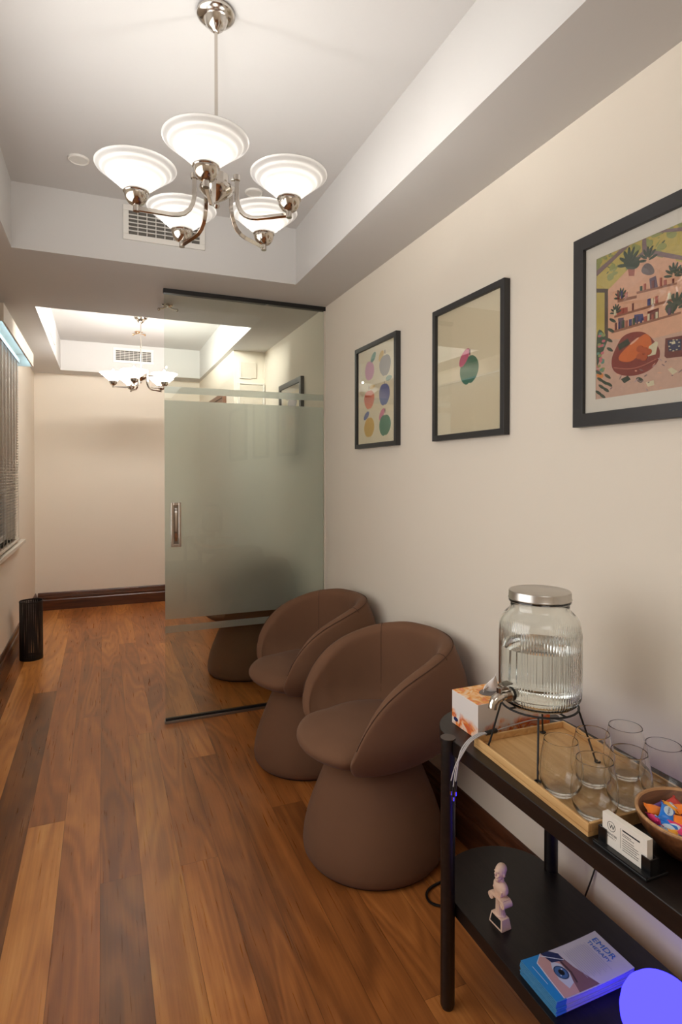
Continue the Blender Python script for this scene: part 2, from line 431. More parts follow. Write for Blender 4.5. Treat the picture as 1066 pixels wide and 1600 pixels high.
# ================================================================ the room
XR, XL, YF, YB, ZC, ZR = 1.26, -0.63, 6.53, -1.60, 2.394, 2.69
b = B(); planks = []
b.box(-0.75, YB - 0.1, -0.12, 1.38, YF + 0.1, -0.003)
tones = [('f', 0)] * 6
def plank(x0, x1, y0, y1, tone, fig):
    n = len(b.v); g = 0.0004
    b.v += [(x0 + g, y0 + g, 0), (x1 - g, y0 + g, 0), (x1 - g, y1 - g, 0), (x0 + g, y1 - g, 0)]
    b.f.append((n, n + 1, n + 2, n + 3)); b.m.append(0); tones.append((tone, fig))
x0 = -0.144; pw = 0.131
cols = {   # board joints (y) and tone of each board between them, measured column by column
    -4: [(-1.7, .40, .0), (0.9, .52, .1), (2.9, .35, .0), (4.6, .45, .0), (9, 0, 0)],
    -3: [(-1.7, .45, .0), (1.2, .42, .0), (3.3, .36, .0), (5.3, .5, .0), (9, 0, 0)],
    -2: [(-1.7, .55, .0), (0.6, .70, .15), (4.9, .66, .1), (9, 0, 0)],
    -1: [(-1.7, .5, .0), (0.2, .27, .75), (4.07, .66, .1), (6.1, .5, 0), (9, 0, 0)],
    0: [(-1.7, .4, .0), (0.5, .68, .1), (2.53, .46, .0), (4.9, .42, .1), (9, 0, 0)],
    1: [(-1.7, .6, .0), (0.9, .47, .0), (3.557, .40, .2), (5.6, .46, .0), (9, 0, 0)],
    2: [(-1.7, .5, .0), (0.3, .30, .85), (2.09, .40, .2), (4.2, .48, .1), (9, 0, 0)],
    3: [(-1.7, .4, .2), (0.7, .58, .70), (3.22, .50, .1), (5.0, .6, .0), (9, 0, 0)],
    4: [(-1.7, .6, .0), (0.4, .50, .15), (2.08, .42, .15), (4.4, .50, .0), (9, 0, 0)],
    5: [(-1.7, .3, .0), (0.8, .34, .0), (2.85, .50, .0), (4.9, .40, .0), (9, 0, 0)],
    6: [(-1.7, .5, .0), (1.0, .37, .0), (3.4, .32, .0), (5.2, .5, .0), (9, 0, 0)],
    7: [(-1.7, .4, .0), (0.2, .36, .0), (2.3, .42, .0), (4.7, .40, .0), (9, 0, 0)],
    8: [(-1.7, .5, .0), (1.3, .40, .0), (3.9, .46, .0), (9, 0, 0)],
    9: [(-1.7, .4, .0), (0.9, .45, .0), (3.1, .40, .0), (9, 0, 0)],
    10: [(-1.7, .4, .0), (2.0, .45, .0), (9, 0, 0)],
    11: [(-1.7, .4, .0), (1.5, .45, .0), (9, 0, 0)]}
for k, bs in cols.items():
    xa, xb = x0 + (k - 1) * pw, x0 + k * pw
    xa, xb = max(xa, -0.75), min(xb, 1.38)
    if xb - xa < 0.005: continue
    for (ya, tn, fg), (yb, _, _) in zip(bs[:-1], bs[1:]):
        plank(xa, xb, max(ya, YB - 0.1), min(yb, YF + 0.1), tn, fg)
fl = struct('floor', b, [M['floor'], M['black']], fix=False)
at = fl.data.color_attributes.new('tone', 'FLOAT_COLOR', 'CORNER')
rnd = random.Random(11)
for p, (tn, fg) in zip(fl.data.polygons, tones):
    c = (0.1, 0, 0, 1) if tn == 'f' else (tn, rnd.random(), fg, 1)
    if tn == 'f': p.material_index = 1
    for li in p.loop_indices: at.data[li].color = c

# ceiling with its two raised coffers
b = B(); RX0, RX1 = -0.372, 0.963
def slab(y0, y1, x0=-0.75, x1=1.38): b.box(x0, y0, ZC, x1, y1, 2.9)
slab(YB - 0.1, 0.41); slab(2.965, 3.955); slab(6.27, YF + 0.1)
for ya, yb in ((0.41, 2.965), (3.955, 6.27)):
    slab(ya, yb, -0.75, RX0); slab(ya, yb, RX1, 1.38); b.box(RX0, ya, ZR, RX1, yb, 2.9)
struct('ceiling', b, M['ceil'])
b = B(); b.box(XR, YB - 0.1, 0, XR + 0.12, YF + 0.1, ZC); struct('wall_right', b, M['wall'])
b = B(); b.box(XL, YF, 0, XR, YF + 0.1, ZC); struct('wall_far', b, M['wall'])
b = B(); b.box(XL, YB - 0.1, 0, XR, YB, ZC); struct('wall_back', b, M['wall'])
WY0, WY1, WZ0, WZ1 = 3.78, 5.12, 0.87, 2.27
b = B()
DY0, DY1, DZ = 0.50, 2.20, 2.17     # made-up doorway, cut to frame the added side light
b.box(XL - 0.12, YB - 0.1, 0, XL, DY0, ZC); b.box(XL - 0.12, DY1, 0, XL, WY0, ZC); b.box(XL - 0.12, DY0, DZ, XL, DY1, ZC); b.box(XL - 0.12, WY1, 0, XL, YF + 0.1, ZC)
b.box(XL - 0.12, WY0, 0, XL, WY1, WZ0); b.box(XL - 0.12, WY0, WZ1, XL, WY1, ZC)
struct('wall_left', b, M['wall'])
q = B(); q.box(XL, DY0 - .07, 0, XL + .018, DY0, DZ + .07); q.box(XL, DY1, 0, XL + .018, DY1 + .07, DZ + .07); q.box(XL, DY0, DZ, XL + .018, DY1, DZ + .07)
struct('trim_2', q, M['white'], bevel=0.003)  # trim around the made-up doorway
q = B(); q.box(-2.4, -.3, -.05, -2.3, 3.0, 2.45); q.box(-2.3, -.3, -.05, XL - .12, -.2, 2.45); q.box(-2.3, 2.9, -.05, XL - .12, 3.0, 2.45)
struct('wall_added_room', q, M['wall'])  # unseen room shell added behind the side light
struct('floor_added_room', B().box(-2.3, -.2, -.1, -.75, 2.9, -.003), M['doorwood']); struct('ceiling_added_room', B().box(-2.3, -.2, 2.4, -.75, 2.9, 2.45), M['ceil'])  # floor and ceiling of the added shell
# nib wall in the far right corner: white cupboard front, brown door in its side
NX, NY = 1.0, 4.72
b = B(); b.box(NX, NY, 0, XR, YF, ZC); struct('wall_nib', b, M['wall'])
d = struct('door_2', B().box(1.045, NY - 0.022, 0.01, 1.237, NY - 0.001, 2.115), M['offwhite'], bevel=0.002)
bb = B()
for x0_, x1_, z0_, z1_ in ((1.03, 1.045, 0, 2.13), (1.237, 1.252, 0, 2.13), (1.045, 1.237, 2.117, 2.13)):
    bb.box(x0_, NY - 0.03, z0_, x1_, NY - 0.001, z1_)
mk('door_frame', bb, M['white'], d, bevel=0.002)
pan = B()
for z0_, z1_ in ((0.25, 1.0), (1.15, 1.98)):
    pan.box(1.075, NY - 0.026, z0_, 1.205, NY - 0.0225, z1_)
mk('door_panel', pan, M['offwhite'], d, bevel=0.002)
acc = thing('access_panel', 'small white access panel above the cupboard door seen through the glass', 'panel', (1.12, NY, 2.165))
mk('cover', B().box(1.055, NY - 0.012, 2.172, 1.185, NY, 2.30), M['offwhite'], acc, bevel=0.002)
bb = B(); bb.box(1.045, NY - 0.02, 2.165, 1.055, NY, 2.305); bb.box(1.055, NY - 0.02, 2.165, 1.14, NY, 2.172)
mk('rim', bb, M['white'], acc, bevel=0.001)
d = struct('door_3', B().box(NX - 0.022, 5.08, 0.01, NX - 0.001, 5.84, 2.05), M['doorwood'], bevel=0.002)
bb = B(); bb.box(NX - 0.03, 5.03, 0, NX - 0.001, 5.08, 2.09); bb.box(NX - 0.03, 5.84, 0, NX - 0.001, 5.89, 2.09); bb.box(NX - 0.03, 5.08, 2.05, NX - 0.001, 5.84, 2.09)
mk('door_frame', bb, M['doorwood'], d, bevel=0.002)
# skirtings: moulded profile (distance from the wall, height)
SK = [(0, 0), (0.024, 0), (0.024, 0.100), (0.020, 0.108), (0.020, 0.118), (0.024, 0.124), (0.022, 0.136), (0.014, 0.142), (0.013, 0.152), (0.010, 0.168), (0.005, 0.176), (0, 0.178)]
def skirt(name, kind, at_, s0, s1, mat):
    q = B(); k = len(SK)
    for s_ in (s0, s1):
        for dd, z in SK:
            if kind == 'L': q.v.append((at_ + dd, s_, z))
            elif kind == 'R': q.v.append((at_ - dd, s_, z))
            elif kind == 'F': q.v.append((s_, at_ - dd, z))
            else: q.v.append((s_, at_ + dd, z))
    q.face(range(k)); q.face(range(2 * k - 1, k - 1, -1))
    for i in range(k): q.face((i, (i + 1) % k, k + (i + 1) % k, k + i))
    return struct(name, q, mat)
skirt('baseboard_left', 'L', XL, DY1 + .07, YF, M['skirt'])
skirt('baseboard_left_near', 'L', XL, YB, DY0 - .07, M['skirt'])
skirt('baseboard_far', 'F', YF, XL + 0.024, NX, M['skirtx'])
skirt('baseboard_right', 'R', XR, YB, 3.298, M['skirt'])
skirt('baseboard_right_beyond', 'R', XR, 3.318, NY - 0.03, M['skirt'])
skirt('baseboard_back', 'K', YB, XL + 0.024, XR - 0.024, M['skirtx'])
# window in the left wall
q = B()
q.box(XL - 0.10, WY0, WZ0, XL - 0.06, WY0 + 0.04, WZ1); q.box(XL - 0.10, WY1 - 0.04, WZ0, XL - 0.06, WY1, WZ1)
q.box(XL - 0.10, WY0 + 0.04, WZ0, XL - 0.06, WY1 - 0.04, WZ0 + 0.04); q.box(XL - 0.10, WY0 + 0.04, WZ1 - 0.04, XL - 0.06, WY1 - 0.04, WZ1)
q.box(XL - 0.10, 4.43, WZ0 + 0.04, XL - 0.06, 4.47, WZ1 - 0.04)
wn = struct('window_1', q, M['white'], bevel=0.002)
q = B(); q.box(XL - 0.085, WY0 + 0.04, WZ0 + 0.04, XL - 0.080, 4.43, WZ1 - 0.04); q.box(XL - 0.085, 4.47, WZ0 + 0.04, XL - 0.080, WY1 - 0.04, WZ1 - 0.04)
mk('window_pane', q, M['pane'], wn)
q = B(); q.box(XL - 0.058, WY0 - 0.0, WZ0 - 0.03, XL, WY1, WZ0)
mk('window_reveal', q, M['white'], wn)
sl = struct('trim_1', B().box(XL, WY0 - 0.22, 0.822, XL + 0.05, WY1 + 0.22, 0.85), M['offwhite'], bevel=0.004)

# ================================================================ glass sliding door (also part of the shell)
GX0, GX1, GY = 0.3165, 1.2515, 3.302
dr = thing('door_1', 'frosted greenish glass sliding door with a chrome flush pull', 'door', ((GX0 + GX1) / 2, GY, 0)); del dr['label']; del dr['category']; dr['kind'] = 'structure'
mk('glass_pane', B().box(GX0, GY, 0.024, GX1, GY + 0.010, 2.372), M['partition'], dr)
q = B()
for z0_, z1_ in ((0.498, 0.537), (0.574, 1.786), (1.825, 1.863)): q.box(GX0 + 0.001, GY + 0.0105, z0_, GX1 - 0.001, GY + 0.0112, z1_)
mk('frosted_film', q, M['frost'], dr)
q = B(); q.box(GX0, GY - 0.003, 0.014, GX1, GY + 0.013, 0.027); mk('rubber_seal', q, M['black'], dr)
q = B(); q.box(GX0 - 0.004, GY - 0.010, 0.0, GX1, GY + 0.020, 0.014); mk('bottom_channel', q, M['aluminium'], dr, bevel=0.001)
q = B(); q.box(GX0 - 0.004, GY - 0.010, 2.370, GX1 + 0.008, GY + 0.022, ZC); mk('top_track', q, M['black'], dr, bevel=0.001)
q = B(); q.box(GX1, GY - 0.004, 0.18, XR, GY + 0.014, 2.370); mk('wall_channel', q, M['offwhite'], dr)
hx0, hx1, hz0, hz1 = 0.349, 0.403, 0.976, 1.222
q = B()
q.box(hx0, GY - 0.006, hz0, hx0 + 0.013, GY - 0.0002, hz1); q.box(hx1 - 0.013, GY - 0.006, hz0, hx1, GY - 0.0002, hz1)
q.box(hx0 + 0.013, GY - 0.006, hz1 - 0.016, hx1 - 0.013, GY - 0.0002, hz1); q.box(hx0 + 0.013, GY - 0.006, hz0, hx1 - 0.013, GY - 0.0002, hz0 + 0.016)
hp = mk('pull_handle', q, M['chrome'], dr, bevel=0.0015)
mk('recess_back', B().box(hx0 + 0.012, GY - 0.0016, hz0 + 0.012, hx1 - 0.012, GY - 0.0004, hz1 - 0.012), M['darksteel'], hp)
q = B(); cxh = (hx0 + hx1) / 2 - 0.002
q.tube([(cxh, GY - 0.003, hz0 + 0.032), (cxh, GY - 0.008, hz0 + 0.046), (cxh, GY - 0.011, hz0 + 0.08), (cxh, GY - 0.011, hz1 - 0.08), (cxh, GY - 0.008, hz1 - 0.046), (cxh, GY - 0.003, hz1 - 0.032)], 0.005, sq=(0.012, 0.006))
mk('finger_bar', q, M['chrome'], hp, smooth=True)

# ================================================================ pelmet and blind
pl_ = thing('window_pelmet', 'boxed white pelmet over the window with a cool glow underneath', 'pelmet', (XL, 4.42, 2.22))
q = B(); PX = -0.50; py0, py1, pz0, pz1 = 3.67, 5.165, 2.225, 2.325
q.box(PX - 0.010, py0, pz0, PX, py1, pz1); q.box(XL, py0, pz1 - 0.01, PX - 0.010, py1, pz1)
q.box(XL, py0, pz0, PX - 0.010, py0 + 0.010, pz1 - 0.01); q.box(XL, py1 - 0.010, pz0, PX - 0.010, py1, pz1 - 0.01)
mk('pelmet_box', q, M['offwhite'], pl_)
mk('light_strip', B().box(PX - 0.016, py0 + 0.03, pz0 + 0.03, PX - 0.0105, py1 - 0.03, pz0 + 0.05), M['led'], pl_)
vb = thing('venetian_blind', 'closed grey slatted blind filling the window on the left wall', 'blind', (-0.60, 4.42, 0.86))
q = B(); zb = 0.885; ns = 66; sp_ = (2.235 - zb) / ns
bx = XL + 0.022; by0, by1 = WY0 + 0.0, WY1
for i in range(ns):
    z = zb + sp_ * (i + .5); a = R(38); hw = 0.0125
    dx, dz = hw * cos(a), hw * sin(a); n = len(q.v)
    for yy in (by0 + .01, by1 - .01):
        q.v += [(bx - dx, yy, z - dz), (bx, yy, z + 0.0016), (bx + dx, yy, z + dz), (bx + dx, yy, z + dz + .0007), (bx, yy, z + 0.0024), (bx - dx, yy, z - dz + .0007)]
    for j in range(6): q.face((n + j, n + (j + 1) % 6, n + 6 + (j + 1) % 6, n + 6 + j))
    q.face(range(n, n + 6)); q.face(range(n + 11, n + 5, -1))
mk('slats', q, flat('blind_slat', 206, 196, 182, 0.4), vb)
q = B()
for yy in [by0 + 0.09 + 0.145 * k for k in range(9)]:
    q.tube([(bx + 0.0128, yy, zb), (bx + 0.0128, yy, 2.24)], 0.0016, n=4)
mk('ladder_cords', q, flat('ladder_cord', 200, 192, 180), vb)
mk('head_rail', B().box(bx - 0.016, by0, 2.24, bx + 0.016, by1, 2.27), M['offwhite'], vb)
mk('bottom_rail', B().box(bx - 0.013, by0 + .01, 0.866, bx + 0.013, by1 - .01, 0.882), M['offwhite'], vb, bevel=0.002)

# ================================================================ vents and ceiling fittings
def vent(label, x0, x1, z0, z1, y, ax='Y', group=None, nv=8, nh=6):
    # frame + dark backing + grille of thin blades on a wall facing -y (ax 'Y') or +x (ax 'X')
    def T(bld):
        if ax == 'X': bld.v = [(y - (vy - y), vx, vz) for vx, vy, vz in bld.v]
        return bld
    loc = ((x0 + x1) / 2, y, z0) if ax == 'Y' else (y, (x0 + x1) / 2, z0)
    t = thing('air_vent', label, 'vent', loc, group=group)
    m_ = 0.026
    q = B(); dp = 0.010
    q.box(x0, y - dp, z0, x1, y - .0005, z0 + m_); q.box(x0, y - dp, z1 - m_, x1, y - .0005, z1)
    q.box(x0, y - dp, z0 + m_, x0 + m_, y - .0005, z1 - m_); q.box(x1 - m_, y - dp, z0 + m_, x1, y - .0005, z1 - m_)
    mk('vent_frame', T(q), M['white'], t, bevel=0.002)
    mk('backing', T(B().box(x0 + m_, y - 0.0015, z0 + m_, x1 - m_, y - 0.0005, z1 - m_)), M['shadowgap'], t)
    q = B()
    for i in range(1, nv):
        xx = x0 + m_ + (x1 - x0 - 2 * m_) * i / nv; q.box(xx - .0016, y - 0.008, z0 + m_, xx + .0016, y - 0.0016, z1 - m_)
    for i in range(1, nh):
        zz = z0 + m_ + (z1 - z0 - 2 * m_) * i / nh; q.box(x0 + m_, y - 0.009, zz - .0018, x1 - m_, y - 0.0017, zz + .0018)
    mk('grille', T(q), M['white'], t)
vent('white grid air vent on the coffer end behind the near chandelier', 0.096, 0.482, 2.503, 2.668, 2.965)
vent('white grid air vent on the coffer end above the far chandelier', 0.105, 0.495, 2.505, 2.655, 6.27)
vent('narrow white air vent on the left side of the far coffer', 4.98, 5.46, 2.47, 2.655, RX0, 'X')
def disc_cover(label, x, y, r, z=ZR):
    t = thing('ceiling_disc', label, 'ceiling fitting', (x, y, z))
    mk('cover', B().lathe([(0, z - 0.006), (r * 0.8, z - 0.006), (r * 0.86, z - 0.009), (r * .96, z - 0.007), (r, z - 0.0005), (0, z - 0.0005)], (x, y, 0), 40), M['white'], t, smooth=True)
disc_cover('round flush ceiling cover left of the near chandelier', -0.085, 2.652, 0.042)
disc_cover('round flush ceiling cover right of the near chandelier', 0.658, 2.651, 0.042)
def chrome_fitting(label, x, y, z, s, mat):
    t = thing('ceiling_fitting', label, 'ceiling fitting', (x, y, z))
    mk('rose', B().lathe([(0, z - 0.012 * s), (.02 * s, z - 0.012 * s), (.034 * s, z - .004 * s), (.036 * s, z - .0004), (0, z - .0004)], (x, y, 0), 24), mat, t, smooth=True)
    for k in range(3):
        a = R(20 + 120 * k); q = B()
        q.tube([(x, y, z - .008 * s), (x + .03 * s * cos(a), y + .03 * s * sin(a), z - .016 * s), (x + .058 * s * cos(a), y + .058 * s * sin(a), z - .016 * s)], .005 * s, n=6)
        q.sphere((x + .06 * s * cos(a), y + .06 * s * sin(a), z - .019 * s), .010 * s, 6)
        mk('arm', q, mat, t, smooth=True)
chrome_fitting('small chrome three armed fitting on the lowered ceiling behind the glass edge', 0.367, 3.62, ZC, 1.0, M['chrome'])
chrome_fitting('small brass toned three armed fitting on the far coffer ceiling', 0.315, 5.66, ZR, 1.0, simple('pale_brass', srgb(226, 190, 150), 0.25, 1.0, noise=0.02))

ll = thing('added_wash_light', 'slim white light added inside the far ceiling coffer to brighten the far wall', 'light', (0.295, 3.955, 2.44))
q = B(); q.box(-.30, 3.9555, 2.455, .89, 3.985, 2.462); q.box(-.30, 3.9555, 2.53, .89, 4.03, 2.545); q.box(-.30, 3.9555, 2.462, .89, 3.975, 2.53)
mk('housing', q, M['white'], ll)  # casing made up for the added far-wall light
mk('wash_emitter', B().box(-.28, 3.9755, 2.466, .87, 3.983, 2.526), M['wash'], ll)

# ================================================================ chandeliers
def make_chandelier(label):
    t = thing('chandelier', label, 'chandelier', (0, 0, 0))
    mk('canopy', B().lathe([(.050, 0), (.0535, -.006), (.053, -.013), (.046, -.020), (.034, -.0235), (.0325, -.026), (.029, -.036), (.021, -.046), (.012, -.052), (.009, -.057), (.005, -.059), (0, -.059)], n=40), M['chrome'], t, smooth=True)
    mk('rod', B().lathe([(0, -.05), (.0048, -.05), (.0048, -.47), (.0075, -.472), (.0075, -.485), (0, -.485)], n=14), M['chrome'], t, smooth=True)
    hub = mk('hub', B().lathe([(0, -.455), (.014, -.457), (.034, -.462), (.036, -.492), (.047, -.494), (.0485, -.500), (.046, -.508), (.030, -.522), (.012, -.532), (.007, -.536), (.009, -.542), (.0095, -.547), (.005, -.553), (0, -.555)], n=36), M['chrome'], t, smooth=True)
    q = B(); pts = []
    for i in range(26):
        a = i * 0.7; pts.append((.026 + .007 * cos(a), .010 + .0012 * i, -.452 + .007 * sin(a)))
    q.tube(pts, .0018, n=5); mk('wire_coil', q, M['chrome'], hub, smooth=True)
    for k in range(5):
        a = R(-107 + 72 * k); ca, sa = cos(a), sin(a)
        pr = [(.062, -.470), (.062, -.532), (.066, -.552), (.075, -.571), (.089, -.584), (.106, -.591), (.125, -.5935), (.216, -.5935)]
        # refine the bend
        q = B(); q.tube([(r_ * ca, r_ * sa, z) for r_, z in pr], .006, sq=(.0085, .0115))
        q.tube([(.045 * ca, .045 * sa, -.478), (.062 * ca, .062 * sa, -.478)], .005, n=8)
        arm = mk('arm', q, M['chrome'], t, smooth=True, bevel=0.001)
        q = B(); q.lathe([(0, -.468), (.0095, -.468), (.0095, -.482), (0, -.482)], (.062 * ca, .062 * sa, 0), 12)
        mk('nut', q, M['chrome'], arm, smooth=True); q = B()
        q.lathe([(0, -.5845), (.0085, -.5845), (.0085, -.601), (0, -.601)], (.216 * ca, .216 * sa, 0), 12)
        mk('nut', q, M['chrome'], arm, smooth=True)
        ex, ey = .216 * ca, .216 * sa
        cup = mk('socket_cup', B().lathe([(0, -.586), (.010, -.585), (.020, -.580), (.027, -.571), (.0305, -.560), (.031, -.554), (.0335, -.552), (.0335, -.5495), (.029, -.5495), (.027, -.560), (.018, -.572), (0, -.578)], (ex, ey, 0), 28), M['chrome'], t, smooth=True)
        prof = []
        for i in range(41):
            u = i / 40; r_ = .0285 + .0765 * (u ** 1.05) + .0017 * sin(2 * pi * u * 5.5)
            prof.append((r_, -.5495 + .0655 * u ** 0.95))
        prof.append((.1062, -.4825)); prof.append((.1052, -.4815)); prof.append((.1036, -.4830))
        mk('lamp_shade', B().lathe(prof, (ex, ey, 0), 56), M['shade'], t, smooth=True, auto=False)
        mk('candle_sleeve', B().lathe([(0, -.572), (.0095, -.572), (.0095, -.521), (0, -.521)], (ex, ey, 0), 12), M['white'], cup, smooth=True)
        mk('candle_bulb', B().lathe([(0, -.520), (.0085, -.520), (.0125, -.508), (.0140, -.494), (.0125, -.480), (.0075, -.464), (.003, -.455), (0, -.451)], (ex, ey, 0), 12), M['bulb'], cup, smooth=True)
    return t
ch = make_chandelier('polished nickel chandelier with five frosted ribbed glass shades, nearest the camera')
far_ch = dup(ch, (0.302, 5.11, ZR), 0, 'smaller looking chandelier with five white bowl shades hanging in the far coffer')
ch.location = (0.304, 1.665, ZR)
for o in S.objects:
    if o.name.startswith('candle_bulb') and o.parent.parent is far_ch:
        o.data = o.data.copy(); o.data.materials[0] = M['bulb_far']
    if o.name.startswith('lamp_shade') and o.parent is far_ch:
        o.data = o.data.copy(); o.data.materials[0] = M['shade_far']

# ================================================================ tub chairs
def lerp_tab(tab, x):
    for (a, va), (c, vc) in zip(tab[:-1], tab[1:]):
        if x <= c:
            u = (x - a) / (c - a); return va + (vc - va) * u
    return tab[-1][1]
def smooth_tab(tab, x):
    # average a few neighbours to round the corners of the table
    return sum(lerp_tab(tab, min(max(x + d, tab[0][0]), tab[-1][0])) for d in (-6, -3, 0, 3, 6)) / 5
RIM = [(0, .780), (35, .777), (60, .758), (75, .738), (90, .712), (100, .687), (110, .648), (118, .595), (124, .530), (128, .475), (131, .405)]
RAD = [(0, .288), (40, .294), (75, .290), (90, .293), (105, .308), (118, .326), (131, .344)]
BEL = [(0, .034), (30, .060), (50, .050), (75, .022), (100, .006), (131, .0)]
PHI = 131
def make_chair(label):
    t = thing('tub_chair', label, 'chair', (0, 0, 0))
    rows = []; crest = {}
    nph = 88
    for i in range(nph + 1):
        ph = -PHI + 2 * PHI * i / nph; ap = abs(ph)
        e = (PHI - ap) / PHI
        zt = smooth_tab(RIM, ap); ro = smooth_tab(RAD, ap)
        zbm = .368 + .012 * max(0, (ap - 95) / 36) ** 2
        th = .058 * min(1, .55 + e * 3.0)
        rb = .205 + (ro - .292) * 0.9; bel = smooth_tab(BEL, ap)
        H = max(zt - zbm, 0.02)
        col = []
        def outer(z):
            u = min(1, max(0, (z - zbm) / 0.155)); base_ = rb + (ro - rb) * sin(u * pi / 2) ** 0.8
            return base_ + bel * sin(pi * min(1, max(0, (z - zbm) / max(H - .02, .02)))) ** .9
        def inner(z):
            u = min(1, max(0, (z - zbm) / 0.155)); return rb + (ro - rb) * sin(u * pi / 2) ** 0.8 - th
        tilt = lambda z: 0.0
        hr = th / 2
        zc_ = max(zt - hr, zbm + 0.2 * H)
        for k in range(11):
            z = zbm + (zc_ - zbm) * k / 10; col.append((outer(z), z))
        ot = outer(zc_)
        for k in range(1, 8):
            a = pi * k / 8; col.append((ot - hr + hr * cos(a), zc_ + (zt - zc_) * sin(a)))
        for k in range(11):
            z = zc_ - (zc_ - zbm) * k / 10
            col.append((max(inner(z), 0.10), max(z, zbm + .006)))
        a = R(ph)
        rows.append([(r_ * cos(a), r_ * sin(a), z) for r_, z in col])
        crest[i] = rows[-1]
    q = B(); q.grid(rows, wrap=True)
    k = len(rows[0]); q.face(range(k)); q.face(range(len(q.v) - 1, len(q.v) - 1 - k, -1))
    sh = mk('back_shell', q, M['velvet'], t, smooth=True, auto=False, sub=1)
    # seam welt that follows the outside of the rim
    q = B(); pts = []
    for i in range(2, nph - 1):
        x, y, z = crest[i][12]; pts.append((x * 1.002, y * 1.002, z + .0005))
    q.tube(pts, .0017, n=6); mk('piping', q, M['piping'], sh, smooth=True)
    for ph in (-58, 58):
        i = round((ph + PHI) / (2 * PHI) * nph); q = B()
        q.tube([Vector(p) * 1.0 for p in crest[i][11:27]], .0011, n=5); mk('seam', q, M['piping'], sh, smooth=True)
    # seat cushion
    prof = [(0, .475), (.10, .4755), (.17, .474), (.22, .470), (.252, .462), (.273, .450), (.282, .436), (.280, .422), (.266, .406), (.238, .389), (.20, .370), (.16, .352), (0, .350)]
    q = B().lathe([(max(r_, 0), z) for r_, z in prof], n=64)
    vs = []
    for x, y, z in q.v:
        u = max(0, -x / .27); ang = abs(math.degrees(math.atan2(y, -x))); k_ = 1.0 if ang < 44 else max(.86, 1 - (ang - 44) * .0085)
        vs.append((x * 1.02 * k_, y * .97 * k_, z - .004 * u))
    q.v = vs
    mk('seat', q, M['velvet'], t, smooth=True, auto=False, sub=1)
    q = B().lathe([(0, .0), (.240, .0), (.246, .010), (.246, .014)], n=64)
    mk('foot_ring', q, M['black'], t, smooth=True)
    q = B().lathe([(0, .010), (.250, .010), (.258, .022), (.261, .045), (.257, .085), (.247, .130), (.229, .185), (.205, .245), (.180, .305), (.160, .350), (.150, .376), (0, .378)], n=72)
    ped = mk('pedestal', q, M['velvet'], t, smooth=True, auto=False)
    return t
GC = 'brown tub chairs along the right wall'
c = make_chair('brown upholstered tub chair nearest the camera beside the console table')
dup(c, (0.925, 2.665, 0), 0, 'brown upholstered tub chair in the middle, just this side of the glass door')
dup(c, (0.925, 4.0, 0), 0, 'brown tub chair standing beyond the glass door, half blurred by the frosting')
c.location = (0.925, 1.925, 0)
for o in S.objects:
    if o.name.startswith('tub_chair'): o['group'] = GC

# ================================================================ perforated bin
BX, BY, BH, BR = -0.497, 4.86, 0.435, 0.078
bn = thing('umbrella_stand', 'tall black perforated metal cylinder bin standing at the left skirting', 'bin', (BX, BY, 0))
q = B(); na, nz = 32, 38
def cyl(a, z): return (BX + BR * cos(a), BY + BR * sin(a), z)
for j in range(nz):
    for i in range(na):
        a0, a1 = 2 * pi * i / na, 2 * pi * (i + 1) / na; z0_, z1_ = 0.02 + (BH - .03) * j / nz, 0.02 + (BH - .03) * (j + 1) / nz
        if (i + j) % 2 == 0 or True:
            h = .20; am, ad = (a0 + a1) / 2, (a1 - a0) * h; zm, zd = (z0_ + z1_) / 2, (z1_ - z0_) * h
            n = len(q.v)
            q.v += [cyl(a0, z0_), cyl(a1, z0_), cyl(a1, z1_), cyl(a0, z1_), cyl(am - ad, zm - zd), cyl(am + ad, zm - zd), cyl(am + ad, zm + zd), cyl(am - ad, zm + zd)]
            for k in range(4): q.face((n + k, n + (k + 1) % 4, n + 4 + (k + 1) % 4, n + 4 + k))
mk('mesh_body', q, M['blackmetal'], bn, fix=False, solid=0.0012)
mk('base_plate', B().lathe([(0, 0), (BR, 0), (BR + .001, .004), (BR + .001, .022), (BR - .002, .022), (BR - .002, .006), (0, .006)], (BX, BY, 0), 44), M['blackmetal'], bn, smooth=True)
mk('rim', B().lathe([(BR + .0015, BH - .012), (BR + .0015, BH), (BR - .0015, BH), (BR - .0015, BH - .012), (BR + .0015, BH - .012)], (BX, BY, 0), 44), M['blackmetal'], bn, smooth=True)

